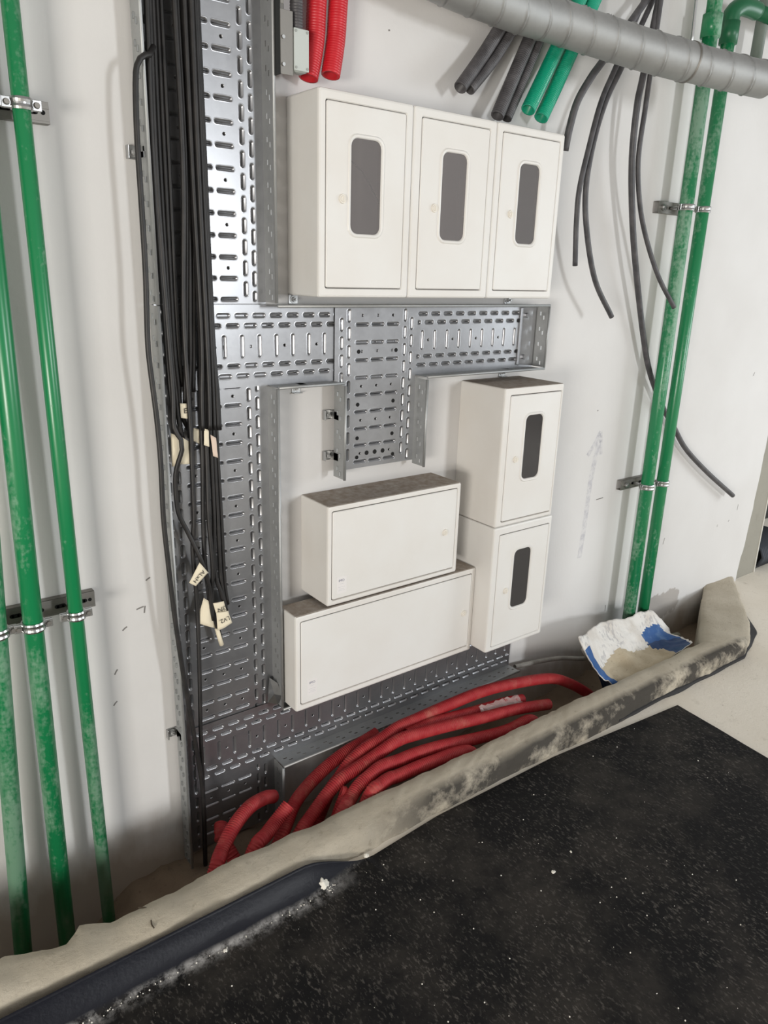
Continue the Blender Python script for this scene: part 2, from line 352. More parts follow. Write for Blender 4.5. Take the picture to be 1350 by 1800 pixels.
CURBM = mat_curb()
PITM = mat_concrete('pit_dirt', (122, 106, 90), (146, 130, 112), (80, 70, 60), 5, 0.6).m
MORTAR = mat_concrete('loose_mortar', (176, 162, 138), (196, 184, 162), (126, 112, 92), 6, 0.6).m
def mat_sheet():
    t = NT('black_membrane', (24, 23, 25), 0.5, spec=0.45)
    sp = t.noise(170, 2, 0.6, stretch=(1, 0.45, 1)); big = t.noise(3.5, 5, 0.65)
    dust = t.math('MULTIPLY', t.ramp(sp, 0.55, 0.78), t.ramp(big, 0.35, 0.7, 0.12, 0.85))
    speck = t.ramp(t.noise(48, 4, 0.8), 0.68, 0.75, 0, 0.75)
    haze = t.ramp(t.noise(2.2, 7, 0.72), 0.46, 0.78, 0, 0.34)
    y = t.sep(1); z = t.sep(2)
    dust_sheen = t.ramp(z, 0.008, 0.018, 1.0, 0.0)
    c = t.mix(t.math('MULTIPLY', haze, dust_sheen), t.mix(dust_sheen, (24, 26, 38), (21, 20, 22)), (150, 140, 128))  # upturned part's navy tint is reflected sky painted into the colour
    c = t.mix(t.math('MULTIPLY', t.math('MULTIPLY', dust, 0.75), dust_sheen), c, (186, 178, 168))
    c = t.mix(t.math('MULTIPLY', speck, dust_sheen), c, (200, 194, 184))
    # plaster dust collected along the fold at the foot of the curb
    dy = t.math('ABSOLUTE', t.math('ADD', y, 0.518), 0.0)
    x = t.sep(0)
    line = t.math('MULTIPLY', t.ramp(dy, 0.0, 0.035, 1, 0), t.ramp(x, 0.95, 0.8))
    line = t.math('MULTIPLY', t.math('MULTIPLY', line, dust_sheen), t.ramp(t.noise(26, 5, 0.75), 0.42, 0.62))
    c = t.mix(t.math('MULTIPLY', line, 0.9), c, (214, 212, 210))
    t.base(c); t.roughness(t.ramp(z, 0.01, 0.03, 0.65, 0.42))
    t.bump(t.math('ADD', t.noise(120, 3), t.math('MULTIPLY', t.noise(9, 4), 3)), 0.12, 0.004)
    return t.m
SHEET = mat_sheet()

# ------------------------------------------------------------------ the setting
# wall: a 15 mm plaster skin with a broken right edge over the masonry
EDGE = [(3.9, 3.4), (3.86, 1.4), (3.82, 0.95), (3.806, 0.8), (3.808, 0.72), (3.803, 0.69), (3.804, 0.58), (3.795, 0.47), (3.793, 0.44), (3.796, 0.40),
        (3.790, 0.36), (3.783, 0.28), (3.778, 0.2), (3.772, 0.165), (3.761, 0.135), (3.758, 0.1), (3.752, 0.05), (3.755, -0.01), (3.75, -0.4)]
bm = bmesh.new()
def slab(bm, poly, y0, y1):
    A = [bm.verts.new((x, y0, z)) for x, z in poly]; B = [bm.verts.new((x, y1, z)) for x, z in poly]
    bm.faces.new(A); bm.faces.new(B[::-1])
    n = len(A)
    for k in range(n): bm.faces.new((A[(k + 1) % n], A[k], B[k], B[(k + 1) % n]))
slab(bm, [(-3.5, 3.4)] + EDGE[::1] + [(-3.5, -0.4)], 0.0, 0.015)
fixn(bm)
wall = struct(obj('wall_back', bm, PLASTER))
bm = bmesh.new(); add_box(bm, -3.5, 3.963, 0.0151, 0.22, -0.4, 3.4)
STUB = mat_concrete('grey_render', (150, 147, 137), (138, 135, 126), (128, 124, 114), 2.0, 0.15).m
struct(obj('wall_end', bm, STUB))
bm = bmesh.new(); add_box(bm, 3.963, 3.972, 0.010, 0.23, 0.0, 3.4, 0.003)
struct(obj('trim_1', bm, NT('pale_metal_bead', (206, 204, 196), 0.5).m))
# pencil arrow on the plaster and small scuffs: thin chalk marks lying on the wall
def mat_pencil():
    t = NT('blue_grey_chalk', (150, 152, 178), 0.9)
    t.b.inputs['Alpha'].default_value = 0.4
    t.link(t.ramp(t.noise(40, 4, 0.7), 0.42, 0.66, 0.03, 0.24), t.b.inputs['Alpha'])
    return t.m
PENCIL = mat_pencil()
bm = bmesh.new()
def strip(bm, pts, w, y=-0.0006):
    L = [Vector((p[0], y, p[1])) for p in pts]
    vs = []
    for i, p in enumerate(L):
        t = (L[min(i + 1, len(L) - 1)] - L[max(i - 1, 0)]).normalized(); s = Vector((t.z, 0, -t.x)) * w / 2
        vs.append((bm.verts.new(p + s), bm.verts.new(p - s)))
    for a, b in zip(vs, vs[1:]): bm.faces.new((a[0], a[1], b[1], b[0]))
strip(bm, [(2.437, 0.93), (2.425, 0.86), (2.408, 0.74), (2.404, 0.57), (2.395, 0.42)], 0.028)
strip(bm, [(2.437, 0.945), (2.405, 0.895), (2.372, 0.855)], 0.02)
strip(bm, [(2.437, 0.945), (2.452, 0.88), (2.455, 0.85)], 0.02)
obj('pencil_mark', bm, PENCIL, wall)
bm = bmesh.new()
def mat_scuff():
    t = NT('dark_scuff', (92, 86, 80), 0.9); t.b.inputs['Alpha'].default_value = 0.55; return t.m
for x, z_, l, a in ((0.60, 0.735, 0.014, 0.5), (0.57, 0.66, 0.02, 0.2), (0.59, 0.645, 0.02, 1.4), (0.53, 0.61, 0.015, 0.6), (0.5, 0.49, 0.016, 1.0), (0.49, 0.40, 0.015, 0.8), (3.63, 0.42, 0.03, 1.5), (3.46, 0.36, 0.012, 1.4),
                    (3.56, 0.37, 0.012, 0.7), (3.0, 0.36, 0.03, 1.3), (2.62, 0.12, 0.03, 1.6), (2.4, 1.03, 0.006, 0.3), (3.55, 1.1, 0.02, 1.0), (2.46, 0.66, 0.045, 0.05), (1.34, 2.12, 0.006, 0.2), (0.30, 0.46, 0.012, 0.3)):
    strip(bm, [(x, z_), (x + l * math.cos(a) * 0.5, z_ + l * math.sin(a) * 0.6), (x + l * math.cos(a), z_ + l * math.sin(a))], 0.004)
o = obj('scuff_marks', bm, mat_scuff(), wall); o['kind'] = 'stuff'

# curb outline: inner and outer edge of the mortar upstand that fences the pit
INNER = [(-1.6, -0.345), (0.0, -0.335), (0.12, -0.318), (0.2, -0.365), (0.24, -0.37), (0.28, -0.325), (0.34, -0.358), (0.43, -0.362), (0.52, -0.352), (0.56, -0.345), (0.85, -0.352), (1.4, -0.362), (1.8, -0.352), (2.12, -0.353), (2.46, -0.360), (2.74, -0.358), (2.80, -0.350), (3.0, -0.235), (3.2, -0.125), (3.40, -0.02), (3.43, 0.0)]
OUTER = [(-1.6, -0.445), (0.0, -0.447), (0.12, -0.45), (0.2, -0.455), (0.24, -0.457), (0.28, -0.459), (0.34, -0.462), (0.43, -0.466), (0.52, -0.468), (0.56, -0.468), (0.85, -0.462), (1.2, -0.455), (1.6, -0.454), (1.97, -0.469), (2.4, -0.465), (2.75, -0.472), (2.96, -0.475), (3.09, -0.425), (3.24, -0.345), (3.58, -0.10), (3.72, 0.0)]
def resample(L, n):
    P = [Vector((a, b, 0)) for a, b in L]; d = [0]
    for a, b in zip(P, P[1:]): d.append(d[-1] + (b - a).length)
    out = []
    for i in range(n):
        s = d[-1] * i / (n - 1); k = 0
        while k < len(d) - 2 and d[k + 1] < s: k += 1
        f = (s - d[k]) / max(1e-9, d[k + 1] - d[k]); out.append(P[k].lerp(P[k + 1], f))
    return out
# resample piecewise so that matching corners stay matched
def paired(n_per=0.012):
    I, O = [], []
    for k in range(len(INNER) - 1):
        a, b = Vector((*INNER[k], 0)), Vector((*INNER[k + 1], 0)); c, d = Vector((*OUTER[k], 0)), Vector((*OUTER[k + 1], 0))
        n = max(1, int(max((b - a).length, (d - c).length) / n_per))
        for j in range(n):
            I.append(a.lerp(b, j / n)); O.append(c.lerp(d, j / n))
    I.append(Vector((*INNER[-1], 0))); O.append(Vector((*OUTER[-1], 0)))
    return I, O
CI, CO = paired()
bm = bmesh.new(); rows = []
PROF = [(0.0, -0.25, 0.03), (0.0, -0.1, 0.015), (0.0, 0.0, 0.006), (0.0, 0.045, 0.0), (0.02, 0.07, 0.0), (0.12, 0.081, 0), (0.35, 0.084, 0), (0.6, 0.083, 0), (0.82, 0.080, 0), (0.94, 0.072, 0), (1.0, 0.058, 0), (1.01, 0.03, 0), (1.015, 0.0, 0), (1.02, -0.03, 0)]
for a, b in zip(CI, CO):
    row = []
    for f, z_, back in PROF:
        p = a.lerp(b, f) if f <= 1 else b + (b - a) * (f - 1)
        p = p.copy(); p.z = z_ * (1 - 0.45 * min(1, max(0, (a.x - 2.8) / 0.6))) if z_ > 0 else z_
        nv = noise.noise_vector(p * 9) * 0.006 + noise.noise_vector(p * 32) * 0.0035
        if p.x < 0.6 and z_ > 0.04: p.z += 0.012 * noise.noise(p * 7)
        if abs(p.y) < 0.03: nv.y = 0
        row.append(bm.verts.new(p + nv))
    rows.append(row)
for A, B in zip(rows, rows[1:]):
    for k in range(len(PROF) - 1): bm.faces.new((A[k], B[k], B[k + 1], A[k + 1]))
fixn(bm)
curb = struct(obj('curb', bm, CURBM, smooth=True))
# a crack across the curb near the left pipes
bm = bmesh.new()
for L in ([(0.402, -0.372), (0.4185, -0.3885), (0.4195, -0.402), (0.422, -0.418)], [(0.412, -0.428), (0.409, -0.44), (0.410, -0.452)]):
    pts = [Vector((x, y, 0.0835 + 0.012 * noise.noise(Vector((x, y, 0.084)) * 7))) for x, y in L]
    add_tube(bm, spline([tuple(p) for p in pts], 0.004), 0.0016, 6)
obj('crack', bm, NT('dark_crack', (70, 60, 48), 0.95).m, curb)
# strip of black bitumen felt caught under the foot of the curb
bm = bmesh.new(); prev = None
for k, (p, q) in enumerate(zip(CO, CO[1:])):
    if p.x < 2.1 or p.x > 3.42: continue
    tn = (q - p).normalized(); nv = Vector((tn.y, -tn.x, 0))
    w = 0.004 + 0.018 * max(0, noise.noise(Vector((p.x * 5, 3, 0))) + 0.1) + (0.03 * max(0, 1 - abs(p.x - 3.22) / 0.2))
    row = [bm.verts.new((p.x - nv.x * 0.01, p.y - nv.y * 0.01, 0.018)), bm.verts.new((p.x + nv.x * 0.006, p.y + nv.y * 0.006, 0.012)), bm.verts.new((p.x + nv.x * w, p.y + nv.y * w, 0.003)), bm.verts.new((p.x + nv.x * w, p.y + nv.y * w, 0.0002))]
    if prev:
        for m in range(3): bm.faces.new((prev[m], row[m], row[m + 1], prev[m + 1]))
    prev = row
fixn(bm)
obj('felt_strip', bm, NT('black_felt', (42, 41, 42), 0.85).m, curb)

# floor slab: everything outside the curb, continuing through the doorway
bm = bmesh.new()
def floor_quad(*q):
    bm.faces.new([bm.verts.new((x, y, 0.0)) for x, y in q])
FE = [(p.x - 0.02, p.y + 0.035) for p in CO]
for a, b in zip(FE, FE[1:]):
    floor_quad((a[0], -7.5), (b[0], -7.5), b, a)
floor_quad((-4, -7.5), (FE[0][0], -7.5), FE[0], (-4, FE[0][1]))
floor_quad((FE[-1][0], -7.5), (7, -7.5), (7, 0.03), (FE[-1][0], 0.03))
floor_quad((3.9, 0.03), (7, 0.03), (7, 4.0), (3.9, 4.0))
bmesh.ops.remove_doubles(bm, verts=bm.verts[:], dist=0.0001)
struct(obj('floor', bm, CONC))
# pit bottom behind the curb
bm = bmesh.new(); nx, ny = 230, 24; g = {}
for i in range(nx):
    for j in range(ny):
        x = -1.6 + 5.1 * i / (nx - 1); y = -0.40 + 0.40 * j / (ny - 1)
        h = -0.185 + 0.02 * noise.noise(Vector((x * 7, y * 7, 1))) + 0.012 * noise.noise(Vector((x * 25, y * 25, 4)))
        left = min(1, max(0, (0.50 - x) / 0.16))
        h += left * (-0.12 + 0.0 * min(1, max(0, (-y - 0.27) / 0.09)) + 0.03 * noise.noise(Vector((x * 14, y * 14, 7))))
        if x > 2.2: h += 0.03 * min(1, (x - 2.2) * 3)
        g[i, j] = bm.verts.new((x, y, min(h, 0.06)))
for i in range(nx - 1):
    for j in range(ny - 1): bm.faces.new((g[i, j], g[i + 1, j], g[i + 1, j + 1], g[i, j + 1]))
for f in bm.faces:
    if f.calc_center_median().x < -9: f.material_index = 1
pit = struct(obj('floor_pit', bm, [PITM, MORTAR], smooth=True))
# room behind the doorway and the far side of the room
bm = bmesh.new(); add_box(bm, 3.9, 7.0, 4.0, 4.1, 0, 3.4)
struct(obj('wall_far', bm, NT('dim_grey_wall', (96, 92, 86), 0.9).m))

# ------------------------------------------------------------------ cable trays
def tray_base(fn, L, W, rows, skip=None, phase=0.0, hole_every=2):
    """perforated tray bottom. fn(u, v, w) -> world; u along the run, v across, w towards the room.
    rows: list of ('edge', v, shift) or ('cross', v0, v1, n)"""
    bm = bmesh.new()
    SEG = 5
    def cell(u0, u1, v0, v1, kind=None):
        uc, vc = (u0 + u1) / 2, (v0 + v1) / 2
        if kind is None or (skip and skip(uc, vc)):
            bm.faces.new([bm.verts.new(fn(*p, 0)) for p in ((u0, v0), (u1, v0), (u1, v1), (u0, v1))]); return
        if kind == 'u': a, b = min(0.0212, (u1 - u0) / 2 - 0.002), 0.0088      # slot along u
        elif kind == 'v': a, b = 0.0080, (v1 - v0) / 2 - 0.0015
        else: a = b = 0.0045
        def ring(sa, sb, w):
            pts = []
            r = min(sa, sb)
            for q, (su, sv) in enumerate(((1, 1), (-1, 1), (-1, -1), (1, -1))):
                for k in range(SEG):
                    t = math.radians(q * 90 + 90 * k / (SEG - 1))
                    pts.append((uc + su * (sa - r) + r * math.cos(t), vc + sv * (sb - r) + r * math.sin(t), w))
            return [bm.verts.new(fn(*p)) for p in pts]
        outer = []
        for q, (su, sv) in enumerate(((u1, v1), (u0, v1), (u0, v0), (u1, v0))):
            for k in range(SEG): outer.append((su, sv))
        cv = [bm.verts.new(fn(x, y, 0)) for x, y in ((u1, v1), (u0, v1), (u0, v0), (u1, v0))]
        if kind == 'o': rings = [ring(a, b, 0), ring(a * 0.72, b * 0.72, -0.002)]
        else: rings = [ring(a, b, 0.0), ring(a - 0.0012, b - 0.0012, 0.0004), ring(a - 0.0024, b - 0.0024, 0.0001), ring(a - 0.0046, b - 0.0046, -0.0022), ring(a - 0.0070, b - 0.0070, -0.0036), ring(a - 0.0074, b - 0.0074, -0.0052)]
        R = rings[0]; n = len(R)
        for q in range(4):
            for k in range(SEG - 1):
                bm.faces.new((cv[q], R[q * SEG + k], R[q * SEG + k + 1]))
            bm.faces.new((cv[q], R[q * SEG + SEG - 1], R[((q + 1) * SEG) % n], cv[(q + 1) % 4]))
        for A, B in zip(rings, rings[1:]):
            for k in range(n): bm.faces.new((A[k], B[k], B[(k + 1) % n], A[(k + 1) % n])).smooth = True
    edges = sorted([r for r in rows if r[0] == 'edge'], key=lambda r: r[1])
    bands = []
    for kind, v, sh in edges: bands.append((v - 0.0115, v + 0.0115, 'u', sh))
    for r in rows:
        if r[0] == 'cross':
            _, v0, v1, n = r
            for k in range(n): bands.append((v0 + (v1 - v0) * k / n, v0 + (v1 - v0) * (k + 1) / n, 'v', 0.0))
    bands.sort(); v = 0.0; full = []
    for b in bands:
        if b[0] > v + 1e-6: full.append((v, b[0], None, 0))
        full.append(b); v = b[1]
    if v < W - 1e-6: full.append((v, W, None, 0))
    P = 0.05
    for v0, v1, kind, sh in full:
        if kind is None:
            u = 0.0
            while u < L - 1e-6:
                cell(u, min(L, u + 0.25), v0, v1); u += 0.25
        elif kind == 'u':
            u = 0.0; s = (phase + sh) % P
            cuts = [0.0] + [s + P * k for k in range(int(L / P) + 2) if 0 < s + P * k < L] + [L]
            for a, b in zip(cuts, cuts[1:]): cell(a, b, v0, v1, 'u' if b - a > 0.03 else None)
        else:
            s = phase % P
            cuts = [0.0]
            for k in range(-1, int(L / P) + 2):
                c0 = s + P * k + 0.025
                for c in (c0 - 0.009, c0 + 0.009):
                    if 1e-4 < c < L - 1e-4: cuts.append(c)
            cuts.append(L)
            idx = 0
            for a, b in zip(cuts, cuts[1:]):
                if abs((b - a) - 0.018) < 0.001: cell(a, b, v0, v1, 'v'); idx += 1
                elif b - a > 0.03 and v1 - v0 > 0.015:
                    if idx % 2 == 0:
                        m = (v0 + v1) / 2
                        cell(a, b, v0, m - 0.01); cell(a, b, m - 0.01, m + 0.01, 'o'); cell(a, b, m + 0.01, v1)
                    else: cell(a, b, v0, v1)
                else: cell(a, b, v0, v1)
    bmesh.ops.remove_doubles(bm, verts=bm.verts[:], dist=0.00005)
    fixn(bm)
    return bm
def tray_flange(fn, L, H, two=True, roll=0.0042):
    """side flange with a line of small oblong holes and a rolled lip. fn(u, h, t): h away from the tray bottom"""
    bm = bmesh.new()
    def quad(u0, u1, h0, h1): bm.faces.new([bm.verts.new(fn(*p, 0)) for p in ((u0, h0), (u1, h0), (u1, h1), (u0, h1))])
    def holed(u0, u1, h0, h1):
        uc, hc = (u0 + u1) / 2, (h0 + h1) / 2; a, b = 0.0062, 0.0026
        O = [bm.verts.new(fn(x, y, 0)) for x, y in ((u0, h0), (u1, h0), (u1, h1), (u0, h1))]
        I = [bm.verts.new(fn(x, y, 0)) for x, y in ((uc - a, hc - b), (uc + a, hc - b), (uc + a, hc + b), (uc - a, hc + b))]
        J = [bm.verts.new(fn(x, y, 0.003)) for x, y in ((uc - a, hc - b), (uc + a, hc - b), (uc + a, hc + b), (uc - a, hc + b))]
        for k in range(4):
            bm.faces.new((O[k], O[(k + 1) % 4], I[(k + 1) % 4], I[k])); bm.faces.new((I[k], I[(k + 1) % 4], J[(k + 1) % 4], J[k]))
    N = max(1, round(L / 0.05)); st = L / N
    hs = [(0.0, 0.014, 0), (0.014, 0.028, 1), (0.028, 0.042, 2 if two else 0), (0.042, H, 0)]
    for k in range(N):
        for h0, h1, t in hs:
            if t == 1: quad(k * st, k * st + st * 0.2, h0, h1); holed(k * st + st * 0.2, k * st + st * 0.8, h0, h1); quad(k * st + st * 0.8, k * st + st, h0, h1)
            elif t == 2: quad(k * st, k * st + st * 0.5, h0, h1); holed(k * st + st * 0.5, k * st + st, h0, h1)
            else: quad(k * st, k * st + st, h0, h1)
    # rolled lip
    seg = 8; R = []
    for u in (0.0, L):
        R.append([bm.verts.new(fn(u, H + roll * math.sin(2 * math.pi * k / seg), roll * math.cos(2 * math.pi * k / seg))) for k in range(seg)])
    for k in range(seg): bm.faces.new((R[0][k], R[0][(k + 1) % seg], R[1][(k + 1) % seg], R[1][k])).smooth = True
    for r in R: bm.faces.new(r)
    bmesh.ops.remove_doubles(bm, verts=bm.verts[:], dist=0.00005)
    fixn(bm)
    return bm
def bracket(parent, x, z_, ax, sgn):
    """omega fixing clip with a screw, standing out past the flange. ax 'x' or 'z' is the direction it points, sgn its sign"""
    bm = bmesh.new()
    f = (lambda a, b: (x + sgn * a, z_ + b)) if ax == 'x' else (lambda a, b: (x + b, z_ + sgn * a))
    def bx(a0, a1, b0, b1, y0, y1):
        p, q = f(a0, b0), f(a1, b1)
        add_box(bm, min(p[0], q[0]), max(p[0], q[0]), y0, y1, min(p[1], q[1]), max(p[1], q[1]), 0.001)
    bx(0.0, 0.026, -0.014, 0.014, -0.0030, 0.0)
    bx(-0.003, 0.0, -0.012, 0.012, -0.045, 0.0)
    bx(0.023, 0.026, -0.014, 0.014, -0.016, 0.0)
    o = obj('bracket', bm, ZINC, parent)
    bm = bmesh.new(); p = f(0.012, 0)
    add_cyl(bm, (p[0], -0.003, p[1]), (p[0], -0.005, p[1]), 0.010, 16)
    add_cyl(bm, (p[0], -0.005, p[1]), (p[0], -0.012, p[1]), 0.006, 6)
    add_cyl(bm, (p[0], -0.012, p[1]), (p[0], -0.02, p[1]), 0.003, 8)
    obj('bolt', bm, BOLT, o)
YB = 0.012     # tray bottoms stand this far off the wall
H = 0.058
V300 = [('edge', 0.023, 0.0), ('edge', 0.048, 0.025), ('edge', 0.252, 0.025), ('edge', 0.277, 0.0), ('cross', 0.066, 0.234, 3)]
H200 = [('edge', 0.024, 0.0), ('edge', 0.049, 0.025), ('edge', 0.151, 0.025), ('edge', 0.176, 0.0), ('cross', 0.067, 0.136, 1)]
def vtray(name, label, x0, x1, ztop, zbot, rows, ph, lf=None, rf=None, y=YB):
    t = thing(name, label, 'cable tray', ((x0 + x1) / 2, 0, zbot), 'galvanised cable trays')
    W_ = x1 - x0
    fn = lambda u, v, w: (x0 + v, -y - w, ztop - u)
    obj('base_plate', tray_base(fn, ztop - zbot, W_, rows, phase=ph), GALV, t)
    for side, xx, rng, s in (('l', x0, lf, -1), ('r', x1, rf, 1)):
        a, b = rng or (ztop, zbot)
        f2 = lambda u, h, tt, xx=xx, a=a, s=s: (xx + s * tt, -y - h, a - u)
        obj('side_flange', tray_flange(f2, a - b, H), FLANGE, t)
    return t
def htray(name, label, x0, x1, ztop, zbot, rows, ph, tf=None, bf=None, y=YB, skip=None):
    t = thing(name, label, 'cable tray', ((x0 + x1) / 2, 0, zbot), 'galvanised cable trays')
    fn = lambda u, v, w: (x0 + u, -y - w, ztop - v)
    obj('base_plate', tray_base(fn, x1 - x0, ztop - zbot, rows, phase=ph, skip=skip), GALV, t)
    for zz, rngs, s in ((ztop, tf, 1), (zbot, bf, -1)):
        for a, b in (rngs or [(x0, x1)]):
            f2 = lambda u, h, tt, zz=zz, a=a, s=s: (a + u, -y - h, zz + s * tt)
            obj('side_flange', tray_flange(f2, b - a, H), FLANGE, t)
    return t
XL, XR = 0.652, 0.960
t1 = vtray('vertical_cable_tray', 'tall perforated galvanised cable tray rising to the ceiling left of the upper meter boxes', XL, XR, 2.75, 1.432, V300, 0.0325, (2.75, 1.432), (2.75, 1.436))
bracket(t1, XL, 1.755, 'x', -1)
t2 = vtray('vertical_cable_tray', 'long perforated galvanised cable tray running down into the pit behind the black cables', XL, XR, 1.43, -0.17, V300, 0.0305, (1.43, -0.17), (1.219, 0.262))
bracket(t2, XL, 0.262, 'x', -1)
f2 = lambda u, h, tt: (XR + tt, -YB - h, 0.048 - u)
obj('side_flange', tray_flange(f2, 0.215, H), FLANGE, t2)
t3 = htray('horizontal_cable_tray', 'horizontal galvanised cable tray under the three meter boxes', 0.70, 1.985, 1.429, 1.222, [('edge', 0.026, 0.0), ('edge', 0.051, 0.025), ('edge', 0.152, 0.025), ('edge', 0.178, 0.0), ('cross', 0.07, 0.137, 1)], 0.012, [(XR, 1.985)], [(XR, 1.166), (1.466, 1.985)], y=0.0165)
bracket(t3, 1.857, 1.431, 'z', 1); bracket(t3, 1.047, 1.431, 'z', 1); bracket(t3, 1.857, 1.219, 'z', -1); bracket(t3, 1.054, 1.219, 'z', -1)
# end cap and coupling at the right end of that tray
bm = bmesh.new()
f2 = lambda u, h, tt: (1.985 + tt, -0.0165 - h, 1.426 - u)
bm2 = tray_flange(f2, 0.2, H, roll=0.003)
obj('end_cap', bm2, FLANGE, t3); bm.free()
bm = bmesh.new(); add_box(bm, 1.905, 1.917, -0.0225, -0.0165, 1.232, 1.42, 0.002); add_box(bm, 1.917, 1.982, -0.019, -0.0165, 1.232, 1.42, 0.0005)
for zz in (1.395, 1.258):
    add_cyl(bm, (1.935, -0.019, zz), (1.935, -0.027, zz), 0.008, 6)
obj('coupling_plate', bm, GALV, t3)
t4 = vtray('short_cable_tray', 'short galvanised tray dropping from the horizontal tray to open wall', 1.168, 1.464, 1.424, 0.957, [('edge', 0.023, 0.0), ('edge', 0.048, 0.025), ('edge', 0.248, 0.025), ('edge', 0.273, 0.0), ('cross', 0.066, 0.230, 3)], 0.0235, (1.215, 0.944), (1.215, 0.946), y=0.021)
bracket(t4, 1.168, 1.124, 'x', -1); bracket(t4, 1.168, 1.004, 'x', -1)
bm = bmesh.new()
for k in (-1, 0, 1): add_cyl(bm, (1.316 + k * 0.03, -0.0215, 1.0), (1.316 + k * 0.03, -0.0218, 1.0), 0.007, 14)
for xx, zz in ((1.25, 0.99), (1.385, 0.985), (1.25, 1.148), (1.38, 1.15), (1.25, 1.048), (1.38, 1.05), (1.25, 1.30), (1.385, 1.30)): add_cyl(bm, (xx, -0.0215, zz), (xx, -0.0218, zz), 0.006, 12)
o = obj('punched_holes', bm, HOLE, t4); o['kind'] = 'stuff'
t5 = htray('horizontal_cable_tray', 'lower galvanised cable tray above the red hoses, half hidden by white boxes', 0.70, 2.005, 0.258, 0.054, [('edge', 0.025, 0.0), ('edge', 0.05, 0.025), ('edge', 0.152, 0.025), ('edge', 0.177, 0.0), ('cross', 0.067, 0.137, 1)], 0.0, [(XR, 2.005)], [(XR, 2.005)], y=0.0165)
bm = bmesh.new()
# torn sheet-metal corner where the vertical and lower tray flanges meet
P5 = [Vector(p) for p in ((0.945, -0.02, 0.345), (0.958, -0.045, 0.335), (0.962, -0.066, 0.30), (0.955, -0.05, 0.265), (0.935, -0.024, 0.265))]
c5 = bm.verts.new((0.948, -0.042, 0.30)); v5 = [bm.verts.new(p) for p in P5]
for k in range(5): bm.faces.new((c5, v5[k], v5[(k + 1) % 5]))
for k in range(5): bm.faces.new((v5[k], v5[(k + 1) % 5], bm.verts.new(P5[(k + 1) % 5] + Vector((0, 0.002, 0))), bm.verts.new(P5[k] + Vector((0, 0.002, 0)))))
obj('corner_gusset', bm, ZINC, t5)

